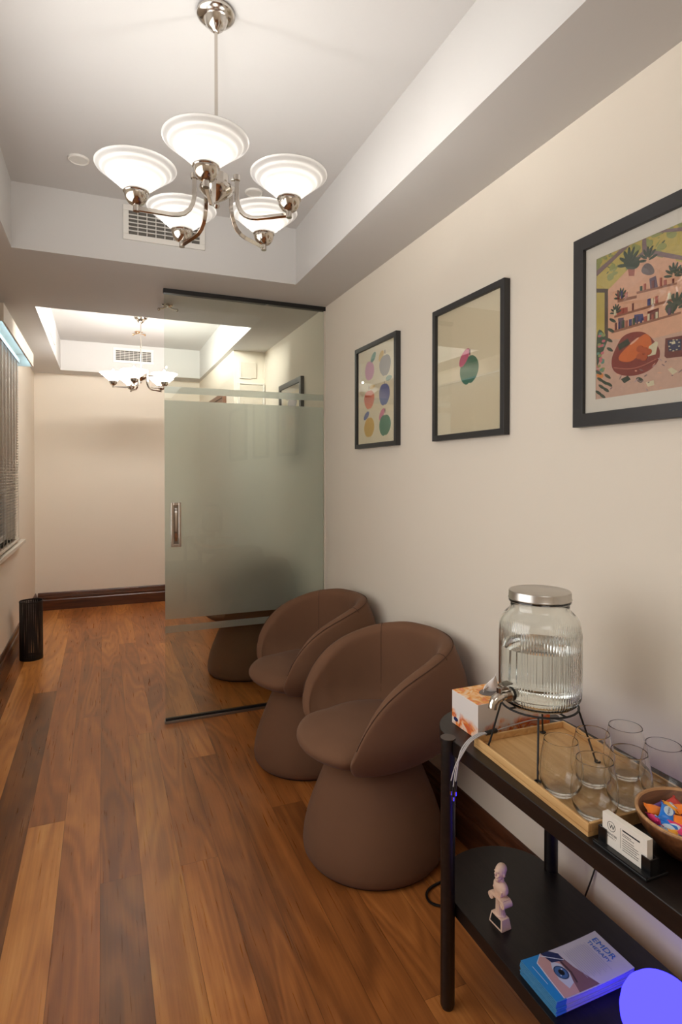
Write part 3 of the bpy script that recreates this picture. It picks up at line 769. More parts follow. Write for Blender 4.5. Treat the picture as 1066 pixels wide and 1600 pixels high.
# ================================================================ framed pictures on the right wall
FZ0, FZ1 = 1.511, 2.032
def frame(label, y0, y1, z0, z1, bar, mat_w=0, base='cream'):
    """y0 < y1; the picture faces -x. Returns the thing and the x of its printed surface"""
    t = thing('framed_picture', label, 'picture', (XR, (y0 + y1) / 2, z0))
    xf, xb = XR - 0.025, XR - 0.0005
    q = B(); n = 0
    o = [(y0, z0), (y1, z0), (y1, z1), (y0, z1)]; i_ = [(y0 + bar, z0 + bar), (y1 - bar, z0 + bar), (y1 - bar, z1 - bar), (y0 + bar, z1 - bar)]
    for xx in (xf, xb):
        for yy, zz in o: q.v.append((xx, yy, zz))
        for yy, zz in i_: q.v.append((xx, yy, zz))
    for k in range(4):
        k2 = (k + 1) % 4
        q.face((k, k2, 4 + k2, 4 + k)); q.face((8 + k, 12 + k, 12 + k2, 8 + k2))
        q.face((k, 8 + k, 8 + k2, k2)); q.face((4 + k, 4 + k2, 12 + k2, 12 + k))
    mk('frame', q, M['frameblack'], t, bevel=0.001)
    xp = XR - 0.012
    pr = mk('print', B().box(xp, y0 + bar - .002, z0 + bar - .002, xp + .006, y1 - bar + .002, z1 - bar + .002), M[base], t)
    if mat_w:
        q = B(); a0, a1, c0, c1 = y0 + bar, y1 - bar, z0 + bar, z1 - bar; xm = xp - 0.0016
        q.box(xm, a0, c0, xp, a1, c0 + mat_w); q.box(xm, a0, c1 - mat_w, xp, a1, c1)
        q.box(xm, a0, c0 + mat_w, xp, a0 + mat_w, c1 - mat_w); q.box(xm, a1 - mat_w, c0 + mat_w, xp, a1, c1 - mat_w)
        mk('mat', q, M['mat'], t)
    mk('glazing', B().box(xf + 0.006, y0 + bar - .001, z0 + bar - .001, xf + 0.008, y1 - bar + .001, z1 - bar + .001), M['pane'], t)
    return t, xp
def shapes(t, name, xp, items):
    """flat printed shapes: (material, polygon in (y, z)); each a hair above the one below"""
    q = B(); mats = []
    for k, (m_, poly) in enumerate(items):
        if m_ not in mats: mats.append(m_)
        q.mi = mats.index(m_); q.prism(poly, xp - 0.00012 - 0.000006 * k, xp - 0.00004, 'X')
    return mk(name, q, [M[m_] for m_ in mats], t)
def blob(cy_, cz_, ry, rz, notch=0.0, tilt=0.0, seed=0, n=36, taper=0.0):
    rr = random.Random(seed); ph = [rr.uniform(0, 6) for _ in range(3)]; out = []
    for i in range(n):
        a = 2 * pi * i / n
        k = 1 + .03 * sin(2 * a + ph[0]) + .02 * sin(3 * a + ph[1])
        if notch:
            k -= notch * math.exp(-((a - 1.5 * pi) / .16) ** 2) + notch * .7 * math.exp(-((a - .5 * pi) / .2) ** 2)
        x, z = ry * cos(a) * k * (1 + taper * sin(a)), rz * sin(a) * k
        out.append((cy_ + x * cos(tilt) - z * sin(tilt), cz_ + x * sin(tilt) + z * cos(tilt)))
    return out
for nm, c_ in dict(p_pink=(214, 140, 178), p_teal=(96, 150, 132), p_sand=(226, 188, 112), p_grey=(142, 132, 134), p_sage=(140, 164, 146), p_blue=(70, 86, 160), p_coral=(222, 92, 60), p_yellow=(222, 172, 48), p_rose=(220, 110, 150), p_green=(44, 122, 92), p_bud=(90, 54, 60), p_magenta=(206, 74, 120), p_dkgreen=(44, 110, 82)).items():
    flat(nm, *c_)
t, xp = frame('narrow looking framed print of six coloured apples, nearest the glass door', 2.336, 2.80, FZ0, FZ1, 0.022)
ap = dict(seed=3, notch=.10, taper=.10)
shapes(t, 'apples', xp, [
    ('p_pink', blob(2.644, 1.900, .052, .050, seed=1, notch=.06, taper=-.05)), ('p_teal', blob(2.600, 1.960, .034, .018, tilt=-.6, seed=2)),
    ('p_sand', blob(2.512, 1.950, .030, .020, tilt=-.7, seed=3)), ('p_grey', blob(2.471, 1.898, .058, .053, seed=4, notch=.1, taper=.08)), ('p_bud', blob(2.471, 1.962, .004, .010, seed=1)),
    ('p_sage', blob(2.432, 1.832, .032, .012, seed=5)), ('p_blue', blob(2.478, 1.760, .058, .052, seed=6, notch=.1, taper=.08)), ('p_bud', blob(2.478, 1.817, .003, .008, seed=1)),
    ('p_sand', blob(2.612, 1.814, .032, .011, seed=7)), ('p_coral', blob(2.648, 1.755, .058, .050, seed=8, notch=.12, taper=.1)), ('p_bud', blob(2.65, 1.815, .0035, .012, seed=1)),
    ('p_blue', blob(2.680, 1.676, .035, .016, tilt=-.4, seed=9)), ('p_yellow', blob(2.648, 1.614, .060, .050, seed=10, notch=.08, taper=.06)),
    ('p_rose', blob(2.505, 1.668, .036, .018, tilt=-.7, seed=11)), ('p_green', blob(2.472, 1.612, .060, .052, seed=12, notch=.12, taper=.1)), ('p_bud', blob(2.470, 1.682, .004, .012, seed=1))])
t, xp = frame('framed print of one green apple with a pink leaf on cream', 1.571, 2.024, FZ0, FZ1, 0.022)
shapes(t, 'apple', xp, [('p_dkgreen', blob(1.788, 1.762, .058, .054, seed=12, notch=.12, taper=.08)), ('p_magenta', blob(1.818, 1.812, .040, .021, tilt=-.75, seed=21)), ('p_bud', blob(1.783, 1.826, .004, .013, seed=1))])
# large illustrated print
for nm, c_ in dict(yellowgreen=(196, 176, 92), pinkwall=(226, 172, 142), mauve=(132, 108, 112), darkbeam=(84, 72, 66), plant=(58, 84, 68), shelf=(150, 96, 74), redbook=(170, 80, 66), books=(96, 74, 96), bluebook=(52, 58, 116), maroon=(110, 44, 44), leafdark=(56, 74, 62), potred=(168, 92, 78), greypot=(110, 96, 98), floorpink=(208, 170, 152), red=(132, 44, 42), orange=(214, 104, 40), darkgreen=(36, 56, 46), skin=(232, 176, 150), paper=(220, 212, 180), navy=(38, 52, 88), orangepot=(226, 140, 72), foliage=(150, 156, 92), lilac=(186, 158, 160), pinkflower=(206, 104, 118), stitch=(196, 120, 104), hair=(180, 76, 30)).items():
    flat(nm, *c_, noise=.16, nscale=70)
LY0, LY1 = 0.53, 1.267
t, xp = frame('large black framed illustration of a sunroom with a red armchair, right of the apple prints', LY0, LY1, FZ0, 2.036, 0.036, mat_w=0.036)
ART = [
('yellowgreen', [(1.195, 1.972), (0.936, 1.972), (0.936, 1.937), (0.935, 1.874), (1.039, 1.929), (1.157, 1.87), (1.195, 1.85)]),
('yellowgreen', [(1.195, 1.876), (1.167, 1.868), (1.166, 1.663), (1.193, 1.668)]),
('pinkwall', [(1.156, 1.869), (1.049, 1.929), (0.935, 1.867), (0.934, 1.753), (0.943, 1.707), (1.011, 1.711), (1.155, 1.738)]),
('mauve', [(1.195, 1.918), (1.195, 1.931), (1.087, 1.97), (1.121, 1.963)]),
('mauve', [(1.195, 1.918), (1.195, 1.933), (1.111, 1.971), (1.087, 1.968)]),
('mauve', [(1.051, 1.971), (1.04, 1.971), (1.038, 1.933), (1.051, 1.934)]),
('mauve', [(1.051, 1.934), (1.039, 1.937), (0.935, 1.882), (0.935, 1.872), (1.044, 1.926), (1.072, 1.917), (1.079, 1.923)]),
('mauve', [(1.008, 1.969), (0.987, 1.972), (0.936, 1.951), (0.936, 1.941), (0.978, 1.955)]),
('darkbeam', [(1.195, 1.885), (1.156, 1.873), (1.154, 1.661), (1.166, 1.663), (1.167, 1.866), (1.195, 1.874)]),
('plant', [(1.194, 1.777), (1.169, 1.762), (1.15, 1.711), (1.147, 1.66), (1.171, 1.647), (1.193, 1.653)]),
('shelf', [(1.125, 1.836), (1.066, 1.83), (1.066, 1.823), (1.125, 1.827)]),
('shelf', [(1.135, 1.796), (0.956, 1.794), (0.956, 1.788), (1.135, 1.79)]),
('shelf', [(1.143, 1.758), (0.945, 1.758), (0.945, 1.753), (1.143, 1.751)]),
('shelf', [(1.067, 1.839), (0.956, 1.829), (0.956, 1.824), (1.066, 1.833)]),
('redbook', [(1.126, 1.81), (1.093, 1.808), (1.093, 1.794), (1.126, 1.795)]),
('books', [(1.123, 1.786), (1.105, 1.784), (1.104, 1.758), (1.12, 1.757)]),
('bluebook', [(1.073, 1.783), (1.048, 1.779), (1.044, 1.762), (1.075, 1.762)]),
('maroon', [(1.035, 1.781), (1.003, 1.782), (1.003, 1.758), (1.034, 1.759)]),
('leafdark', [(0.987, 1.782), (0.971, 1.785), (0.95, 1.78), (0.956, 1.766), (0.966, 1.759), (0.983, 1.762)]),
('leafdark', [(1.111, 1.934), (1.086, 1.942), (1.055, 1.915), (1.062, 1.896), (1.096, 1.901)]),
('potred', [(1.093, 1.904), (1.072, 1.897), (1.074, 1.881), (1.09, 1.886)]),
('greypot', [(1.057, 1.884), (1.044, 1.903), (1.026, 1.897), (1.012, 1.87), (1.03, 1.867)]),
('books', [(1.03, 1.86), (1.012, 1.862), (1.006, 1.833), (1.027, 1.835)]),
('floorpink', [(1.193, 1.668), (1.155, 1.738), (1.011, 1.711), (0.934, 1.712), (0.933, 1.572), (1.193, 1.572)]),
('red', [(1.145, 1.683), (1.126, 1.716), (1.108, 1.738), (1.071, 1.741), (1.036, 1.73), (1.003, 1.689), (0.997, 1.668), (1.008, 1.646), (1.035, 1.631), (1.076, 1.628), (1.11, 1.635), (1.139, 1.651)]),
('orange', [(1.12, 1.689), (1.089, 1.709), (1.059, 1.722), (1.036, 1.73), (1.021, 1.707), (1.023, 1.681), (1.059, 1.678), (1.083, 1.664), (1.12, 1.674)]),
('darkgreen', [(1.123, 1.717), (1.092, 1.727), (1.084, 1.713), (1.118, 1.701)]),
('skin', [(1.087, 1.712), (1.059, 1.725), (1.058, 1.72), (1.083, 1.707)]),
('paper', [(1.03, 1.694), (1.01, 1.703), (1.004, 1.698), (1.011, 1.671), (1.033, 1.67)]),
('maroon', [(0.985, 1.704), (0.934, 1.701), (0.933, 1.652), (0.981, 1.656), (0.987, 1.662)]),
('navy', [(0.979, 1.698), (0.943, 1.694), (0.944, 1.668), (0.976, 1.671)]),
('paper', [(0.969, 1.692), (0.96, 1.693), (0.958, 1.686), (0.968, 1.686)]),
('darkgreen', [(1.113, 1.626), (1.091, 1.632), (1.082, 1.621), (1.102, 1.614)]),
('orangepot', [(1.192, 1.657), (1.168, 1.65), (1.171, 1.636), (1.192, 1.642)]),
('leafdark', [(1.07, 1.62), (1.058, 1.625), (1.042, 1.613), (1.053, 1.606)]),
('paper', [(1.038, 1.607), (1.016, 1.609), (1.014, 1.597), (1.032, 1.595)]),
('paper', [(0.978, 1.629), (0.968, 1.632), (0.952, 1.62), (0.965, 1.614)]),

]
def chaikin(p, it=2):
    for _ in range(it):
        o = []
        for i in range(len(p)):
            a, c_ = p[i], p[(i + 1) % len(p)]
            o += [(a[0] * .75 + c_[0] * .25, a[1] * .75 + c_[1] * .25), (a[0] * .25 + c_[0] * .75, a[1] * .25 + c_[1] * .75)]
        p = o
    return p
ART = [(m_, chaikin(p_) if m_ in ('red', 'orange', 'plant', 'leafdark', 'orangepot', 'greypot', 'skin') else p_) for m_, p_ in ART]
def arc_line(m_, pts, w_):
    o = []
    for a, c_ in zip(pts[:-1], pts[1:]): o.append((m_, [(a[0], a[1] - w_), (c_[0], c_[1] - w_), (c_[0], c_[1] + w_), (a[0], a[1] + w_)]))
    return o
rr = random.Random(5); ex = []
AY0, AY1, AZ0, AZ1 = LY0 + .072, LY1 - .072, FZ0 + .072, 2.036 - .072
def clipa(poly): return [(min(max(a, AY0), AY1), min(max(c_, AZ0), AZ1)) for a, c_ in poly]
base = [('floorpink', [(AY0, AZ0), (AY1, AZ0), (AY1, 1.73), (AY0, 1.73)]), ('pinkwall', [(AY0, 1.70), (1.156, 1.70), (1.156, 1.90), (AY0, 1.90)]), ('yellowgreen', [(AY0, 1.87), (.96, 1.87), (.96, AZ1), (AY0, AZ1)])]
for _ in range(70):
    cy_, cz_ = rr.uniform(AY0, AY1), rr.uniform(1.90, AZ1); ex.append(('foliage', blob(cy_, cz_, rr.uniform(.006, .018), rr.uniform(.003, .010), seed=_, n=9, tilt=rr.uniform(-1, 1))))
art1 = ART[:2] + [(m_, p_) for m_, p_ in ex if p_[0][0] > 1.06 or p_[0][1] > 1.925] + ART[2:]
for _ in range(26):
    ex2 = ('lilac' if _ % 2 else 'skin', blob(rr.uniform(AY0, AY1), rr.uniform(AZ0, 1.63), rr.uniform(.012, .035), rr.uniform(.003, .007), seed=_, n=12))
    art1.insert(-18, ex2)
for _ in range(30):
    a = rr.uniform(1.168, 1.19); c_ = rr.uniform(1.655, 1.76)
    art1.append((('pinkflower', 'foliage', 'p_teal')[_ % 3], blob(a, c_, .006, .004, seed=_, n=8)))
def leafy(y, z, k, s, m_='leafdark'):
    return [(m_, blob(y + s * cos(a_) * .6, z + s * abs(sin(a_)) * .9, s * .5, s * .13, tilt=a_ if cos(a_) > 0 else a_, seed=i, n=10)) for i, a_ in enumerate([pi * (j + .5) / k for j in range(k)])]
for y, z, s in ((1.09, 1.912, .034), (1.035, 1.905, .026), (.965, 1.845, .024), (.94, 1.84, .02), (1.115, 1.835, .02), (1.13, 1.80, .018), (.955, 1.765, .03), (.86, 1.85, .03), (.70, 1.87, .04)):
    art1 += leafy(y, z, 7, s)
for y, z in ((1.185, 1.60), (1.175, 1.615), (1.165, 1.625), (1.18, 1.635), (1.16, 1.605), (1.15, 1.618), (1.172, 1.59), (1.155, 1.64), (1.185, 1.655), (1.148, 1.71), (1.15, 1.735), (1.145, 1.76), (1.14, 1.785)):
    art1.append(('leafdark', blob(y, z, .012, .004, tilt=.6, seed=int(y * 999), n=9)))
for _ in range(60):     # brush marks
    art1.insert(4, ('foliage' if _ % 3 else 'plant', blob(rr.uniform(AY0, AY1), rr.uniform(1.915, AZ1), rr.uniform(.003, .010), rr.uniform(.0010, .0026), seed=_, n=8, tilt=rr.uniform(-1.2, 1.2))))
    art1.insert(-60, (('lilac', 'skin', 'mauve')[_ % 3], blob(rr.uniform(AY0, AY1), rr.uniform(AZ0, 1.66), rr.uniform(.002, .008), rr.uniform(.0008, .002), seed=_, n=7, tilt=rr.uniform(-1, 1))))
for m_, p_ in [a for a in ART if a[0] == 'shelf']:
    (ya_, za_), (yb_, zb_) = p_[0], p_[1]; n_ = int(abs(yb_ - ya_) / .011)
    for i in range(n_):
        if rr.random() < .3: continue
        u = i / n_; yy = ya_ + (yb_ - ya_) * u; zz = za_ + (zb_ - za_) * u; hh = rr.uniform(.010, .020); wd = rr.uniform(.004, .009); sl = (zb_ - za_) / (yb_ - ya_)
        art1.append((rr.choice(['books', 'redbook', 'bluebook', 'maroon', 'paper', 'potred', 'leafdark', 'plant']), [(yy, zz), (yy - wd, zz - wd * sl), (yy - wd, zz - wd * sl + hh), (yy, zz + hh)]))
for z in (1.715, 1.757, 1.80):     # row of little books and pots on the rest of the shelves
    yy = .92
    while yy > .63:
        wd = rr.uniform(.006, .016); hh = rr.uniform(.016, .03)
        art1.append((rr.choice(['books', 'redbook', 'bluebook', 'maroon', 'paper', 'potred', 'greypot', 'leafdark']), [(yy, z + .018), (yy + wd, z + .018), (yy + wd, z + .018 + hh), (yy, z + .018 + hh)])); yy -= wd + rr.uniform(.001, .012)
    art1.append(('shelf', [(.62, z + .012), (.935, z + .012), (.935, z + .018), (.62, z + .018)]))
rx = [p_ for m_, p_ in ART if m_ == 'red'][0]; mx_, mn_ = max(p[0] for p in rx), min(p[0] for p in rx); zc_ = sum(p[1] for p in rx) / len(rx)
art1 += arc_line('stitch', [(mx_ - (mx_ - mn_) * (.06 + .88 * i / 12), zc_ - .020 - .012 * sin(pi * i / 12)) for i in range(13)], .0009)
for i in range(5):
    art1 += [('hair', blob(1.055 - .012 * (i % 3), 1.693 - .006 * i, .010, .008, seed=i, n=12))]
nv_ = [p_ for m_, p_ in ART if m_ == 'navy'][0]; ny_ = sum(p[0] for p in nv_) / len(nv_); nz_ = sum(p[1] for p in nv_) / len(nv_)
for i in range(9): art1.append(('paper', blob(ny_ + .013 * cos(i * .7), nz_ + .013 * sin(i * .7), .0022, .0016, seed=i, n=8)))
art1 = [(m_, clipa(p_)) for m_, p_ in base + art1]
shapes(t, 'illustration', xp, art1)
# picture on the wall beyond the glass
t, xp = frame('charcoal framed picture on the wall beyond the glass door, mostly behind the frosting', 3.70, 4.225, FZ0, 2.04, 0.036, mat_w=0.042)
shapes(t, 'painting', xp, [('bluebook', blob(3.93, 1.88, .11, .04, seed=2)), ('greypot', blob(3.99, 1.93, .10, .02, seed=4)), ('orangepot', blob(3.96, 1.78, .13, .06, seed=6)), ('skin', blob(3.96, 1.83, .10, .02, seed=8)), ('potred', blob(3.98, 1.68, .12, .05, seed=9))])

# ================================================================ console table
TZ, SZ = 0.70, 0.27
def dend(x0, x1, yn, yf, rb_, n=22):
    cx_ = (x0 + x1) / 2; a_ = (x1 - x0) / 2; pts = []
    for i in range(n + 1):
        a = pi * i / n; pts.append((cx_ + a_ * cos(a), yf + rb_ * sin(a) ** 0.9))
    for i in range(n + 1):
        a = pi + pi * i / n; pts.append((cx_ + a_ * cos(a), yn - rb_ * abs(sin(a)) ** 0.9))
    return pts
tb = thing('console_table', 'dark wooden two tier console table with rounded ends and round legs', 'table', (1.0, 0.75, 0))
LYA, LYB = 1.262, 0.24
mk('tabletop', B().prism(dend(.822, 1.178, LYB, LYA, .155), TZ - .038, TZ), M['ebony'], tb, bevel=0.0015)
mk('shelf', B().prism(dend(.838, 1.168, LYB, LYA, .160), SZ - .036, SZ), M['ebony'], tb, bevel=0.0015)
for lx in (.820, 1.160):
    for ly in (LYA, LYB):
        lg = mk('leg', B().lathe([(0, 0), (.015, 0), (.0185, .010), (.0185, TZ - .003), (.0175, TZ + .0008), (0, TZ + .0008)], (lx, ly, 0), 24), M['ebony'], tb, smooth=True)
        mk('leg_cap', B().lathe([(0, TZ + .0008), (.0195, TZ + .0008), (.0195, TZ + .0022), (0, TZ + .0022)], (lx, ly, 0), 24), simple('leg_cap_brown', srgb(66, 56, 50), 0.35, noise=0.04) if 'capm' not in M else M['capm'], lg, smooth=True)

# ================================================================ tray
TRc = (0.983, 1.0); TRr = R(-2.6)
tr = thing('wooden_tray', 'pale bamboo serving tray with low rim on the console table', 'tray', (TRc[0], TRc[1], TZ))
hw, hl = .1375, .192
q = B(); q.box(TRc[0] - hw, TRc[1] - hl, TZ + .0005, TRc[0] + hw, TRc[1] + hl, TZ + .009, TRr, TRc)
mk('tray_floor', q, M['oak'], tr)
q = B()
for a in ((-hw, -hl, -hw + .006, hl), (hw - .006, -hl, hw, hl), (-hw + .006, -hl, hw - .006, -hl + .006), (-hw + .006, hl - .006, hw - .006, hl)):
    q.box(TRc[0] + a[0], TRc[1] + a[1], TZ + .009, TRc[0] + a[2], TRc[1] + a[3], TZ + .025, TRr, TRc)
mk('rim', q, M['oak'], tr, bevel=0.0015)
TF = TZ + .0092

# ================================================================ water dispenser on its wire stand
DX, DY = 0.962, 1.088; RZ = 0.833
st = thing('wire_stand', 'black wire stand with four splayed legs under the water dispenser', 'stand', (DX, DY, TF))
q = B(); q.tube([(DX + .088 * cos(2 * pi * i / 48), DY + .088 * sin(2 * pi * i / 48), RZ) for i in range(49)], .0024, n=8, cap=False)
mk('ring', q, M['blackmetal'], st, smooth=True)
for k, (fx, fy) in enumerate(((.871, 1.165), (.872, .990), (1.058, 1.006), (1.048, 1.172))):
    a = math.atan2(fy - DY, fx - DX); ca, sa = cos(a), sin(a); rr_ = math.hypot(fx - DX, fy - DY)
    pts = [(DX + .086 * ca, DY + .086 * sa, RZ - .002), (DX + (.086 + (rr_ - .086) * .35) * ca, DY + (.086 + (rr_ - .086) * .35) * sa, RZ - .045), (DX + (rr_ - .006) * ca, DY + (rr_ - .006) * sa, TF + .018), (DX + (rr_ - .002) * ca, DY + (rr_ - .002) * sa, TF + .006)]
    for j in range(9):
        b_ = a + pi * .5 + j * .62; pts.append((fx + .006 * cos(b_) * 1.0 + .003 * ca, fy + .006 * sin(b_) + .003 * sa, TF + .0028))
    q = B().tube(pts, .0023, n=8); mk('leg', q, M['blackmetal'], st, smooth=True)
mk('support', B().tube([(DX - .086, DY, RZ), (DX + .086, DY, RZ)], .0022, n=6).tube([(DX, DY - .086, RZ), (DX, DY + .086, RZ)], .0022, n=6), M['blackmetal'], st, smooth=True)
JZ = RZ + .0028
dp = thing('water_dispenser', 'ribbed glass water dispenser half full with steel lid and chrome tap', 'dispenser', (DX, DY, JZ))
def ribs(a, i):
    d = (a - R(128)) % (2 * pi)
    smoothzone = d < R(75)            # plain panel around the tap
    return 1 + (0 if smoothzone or not (4 <= i <= 13) else .013 * (0.5 + .5 * cos(a * 90)))
outer_p = [(0, 0), (.060, 0), (.080, .003), (.088, .010), (.0925, .020), (.094, .030), (.094, .045), (.094, .06), (.094, .08), (.094, .10), (.094, .12), (.094, .14), (.094, .155), (.094, .168), (.0935, .178), (.0925, .188), (.089, .200), (.083, .210), (.075, .218), (.0695, .223), (.0675, .230), (.067, .238), (.067, .247)]
inner_p = [(.0635, .247), (.0635, .230), (.066, .222), (.0715, .216), (.0795, .207), (.0855, .198), (.089, .187), (.0900, .177), (.0905, .165), (.0905, .14), (.0905, .10), (.0905, .05), (.0900, .030), (.086, .018), (.076, .011), (0, .010)]
q = B(); q.lathe(outer_p + inner_p, (DX, DY, JZ), 900, rad=ribs)
mk('glass_jar', q, M['jarglass'], dp, smooth=True, auto=False)
q = B(); q.lathe([(0, .0102), (.0758, .0112), (.0858, .0182), (.0898, .030), (.0903, .05), (.0903, .137), (0, .137)], (DX, DY, JZ), 96)
mk('water', q, M['water'], dp, smooth=True)
mk('neck_ring', B().lathe([(.0672, .2405), (.0705, .2410), (.0715, .2435), (.0705, .2460), (.0672, .2465)], (DX, DY, JZ), 64), M['jarglass'], dp, smooth=True)
mk('lid', B().lathe([(.0660, .2475), (.0715, .2470), (.0730, .2490), (.0715, .2512), (.0712, .2640), (.0700, .2668), (.066, .2680), (0, .2684)], (DX, DY, JZ), 72), M['steel'], dp, smooth=True)
# tap: leaves the jar towards the room
q = B(); tz = JZ + .036
dirx, diry = cos(R(186)), sin(R(186))
def tp(d, z): return (DX + d * dirx, DY + d * diry, tz + z)
q.tube([tp(.088, 0), tp(.098, 0)], .016, n=24); tap = mk('tap', q, M['black'], dp, smooth=True)
q = B(); q.tube([tp(.098, 0), tp(.103, 0)], .0165, n=24); q.tube([tp(.103, 0), tp(.118, 0), tp(.130, -.001), tp(.140, -.005), tp(.146, -.013), tp(.148, -.024)], [.0095, .0105, .0115, .0110, .0100, .0098], n=20)
mk('spout', q, M['chrome'], tap, smooth=True)
q = B(); q.tube([tp(.128, .008), tp(.128, .021)], .0062, n=16); mk('stem', q, M['chrome'], tap, smooth=True)
q = B(); n0 = len(q.v)
q.tube([tp(.124, .0235), tp(.110, .026), tp(.095, .027)], .006, sq=(.020, .0035)); mk('lever', q, M['darksteel'], tap, smooth=True, bevel=.0008)
q = B(); q.tube([tp(.070, 0), tp(.088, 0)], .0105, n=18); mk('inside_nut', q, M['steel'], tap, smooth=True)

# ================================================================ tumblers
def make_tumbler():
    t = thing('stemless_glass', 'glass', 'glass', (0, 0, 0))
    prof_o = [(.024, 0), (.0285, .001), (.036, .008), (.0425, .019), (.0460, .032), (.0472, .045), (.0458, .064), (.0425, .082), (.039, .098), (.0369, .109), (.0366, .1112), (.0364, .1120)]
    q = B().lathe([(0, 0)] + prof_o + [(.0361, .1124), (.0358, .1124), (.0355, .1120), (.0354, .1112), (.0357, .109), (.0378, .098), (.0413, .082), (.0446, .064), (.0460, .045), (.0448, .032), (.0413, .0205), (.034, .0112), (.022, .008), (0, .0075)], n=56)
    q.v = [(x * .94, y * .94, z) for x, y, z in q.v]
    mk('bowl', q, M['tumbler'], t, smooth=True, auto=False)
    q = B().lathe([(0, .0005), (.022, .0003), (.0245, .0004), (.0275, .0016), (.0285, .0045), (.024, .0068), (0, .0070)], n=48)
    pass
    return t
gl0 = make_tumbler()
spots = [(.889, .940, 'clear stemless glass just right of the front leg of the wire stand'),
         (.979, .942, 'clear stemless glass in the middle of the tray beside the right foot of the stand'),
         (1.069, .936, 'clear stemless glass at the back rim of the tray, tallest in view'),
         (.889, .850, 'clear stemless glass at the front corner of the tray behind the business cards'),
         (.979, .848, 'clear stemless glass on the tray just left of the candy bowl'),
         (1.069, .842, 'clear stemless glass at the back right corner, behind the candy bowl')]
for k, (x, y, l) in enumerate(spots):
    if k == 0: o = gl0; o.location = (x, y, TF); o['label'] = l
    else: o = dup(gl0, (x, y, TF), R(17 * k), l)
    o['group'] = 'stemless glasses on the tray'

# ================================================================ tissue box
tbx = thing('tissue_box', 'white tissue box with orange floral print, a tissue standing out of its top', 'tissue box', (1.0, 1.278, TZ))
X0, X1, Y0, Y1, Z0, Z1 = .881, 1.115, 1.219, 1.337, TZ + .0008, TZ + .091
def floral(name, top):
    m, t, b_ = nt(name); L = t.links.new
    tc = t.nodes.new('ShaderNodeTexCoord'); n = t.nodes.new('ShaderNodeTexNoise'); n.inputs['Scale'].default_value = 22; n.inputs['Detail'].default_value = 3; n.inputs['Distortion'].default_value = 1.6
    L(tc.outputs['Object'], n.inputs['Vector'])
    r = t.nodes.new('ShaderNodeValToRGB'); e = r.color_ramp.elements
    if top: stops = [(.30, srgb(246, 224, 208)), (.44, srgb(248, 196, 140)), (.52, srgb(240, 166, 70)), (.60, srgb(232, 120, 72)), (.72, srgb(250, 214, 170))]
    else: stops = [(.36, srgb(232, 224, 218)), (.48, srgb(236, 190, 160)), (.54, srgb(232, 140, 60)), (.62, srgb(206, 86, 52)), (.74, srgb(226, 178, 140))]
    e[0].position, e[0].color = stops[0]; e[1].position, e[1].color = stops[-1]
    for p, c_ in stops[1:-1]:
        x = e.new(p); x.color = c_
    L(n.outputs['Fac'], r.inputs[0])
    if top: L(r.outputs[0], b_.inputs['Base Color'])
    else:   # print climbs the lower part of the sides only
        sep = t.nodes.new('ShaderNodeSeparateXYZ'); L(tc.outputs['Object'], sep.inputs[0])
        n2 = t.nodes.new('ShaderNodeTexNoise'); n2.inputs['Scale'].default_value = 26; L(tc.outputs['Object'], n2.inputs['Vector'])
        ma = t.nodes.new('ShaderNodeMath'); ma.operation = 'MULTIPLY_ADD'; ma.inputs[1].default_value = .055; L(n2.outputs['Fac'], ma.inputs[0]); 
        ma.inputs[2].default_value = .008
        lt = t.nodes.new('ShaderNodeMath'); lt.operation = 'SUBTRACT'; L(ma.outputs[0], lt.inputs[0]); L(sep.outputs[2], lt.inputs[1])
        mr = t.nodes.new('ShaderNodeMapRange'); mr.inputs[1].default_value = -.006; mr.inputs[2].default_value = .010; L(lt.outputs[0], mr.inputs[0])
        mx = t.nodes.new('ShaderNodeMix'); mx.data_type = 'RGBA'; mx.inputs[6].default_value = srgb(226, 220, 216)
        L(mr.outputs[0], mx.inputs[0]); L(r.outputs[0], mx.inputs[7]); L(mx.outputs[2], b_.inputs['Base Color'])
    b_.inputs['Roughness'].default_value = .45
    return m
M['floral_top'] = floral('floral_top', True); M['floral_side'] = floral('floral_side', False)
q = B(); q.box(X0, Y0, Z0, X1, Y1, Z1); q.m = [1 if i == 1 else 0 for i in range(6)]
mk('carton', q, [M['floral_side'], M['floral_top']], tbx, bevel=.0008)
oc = ((X0 + X1) / 2 - .012, (Y0 + Y1) / 2)
q = B().prism([(oc[0] + .055 * cos(2 * pi * i / 32), oc[1] + .030 * sin(2 * pi * i / 32)) for i in range(32)], Z1 + .0004, Z1 + .001)
mk('opening', q, flat('opening_shadow', 120, 112, 108), tbx)
q = B(); rows = []
for i in range(15):          # a soft folded sheet fanning upward
    u = i / 14; row = []
    for j in range(9):
        v = j / 8; wv = .035 * (1 - .55 * v) * (u - .5) * 2
        row.append((oc[0] - .012 + wv * .9 - .030 * v * (1 - v) , oc[1] + .010 * sin(u * 7 + v * 2) * (1 - .4 * v) - .006 * v, Z1 + .002 + .050 * v * (1 - .75 * abs(2 * u - 1) ** 2.2) + .003 * sin(u * 13)))
    rows.append(row)
q.grid(rows); mk('tissue', q, M['tissue'], tbx, smooth=True, auto=False, sub=1, solid=0.0007)
q = B().prism([(Y1 - .020 + .010 * cos(2 * pi * i / 20), TZ + .017 + .0055 * sin(2 * pi * i / 20)) for i in range(20)], X0 - .0012, X0 - .0009, 'X')
mk('logo', q, flat('logo_navy', 30, 34, 84), tbx)

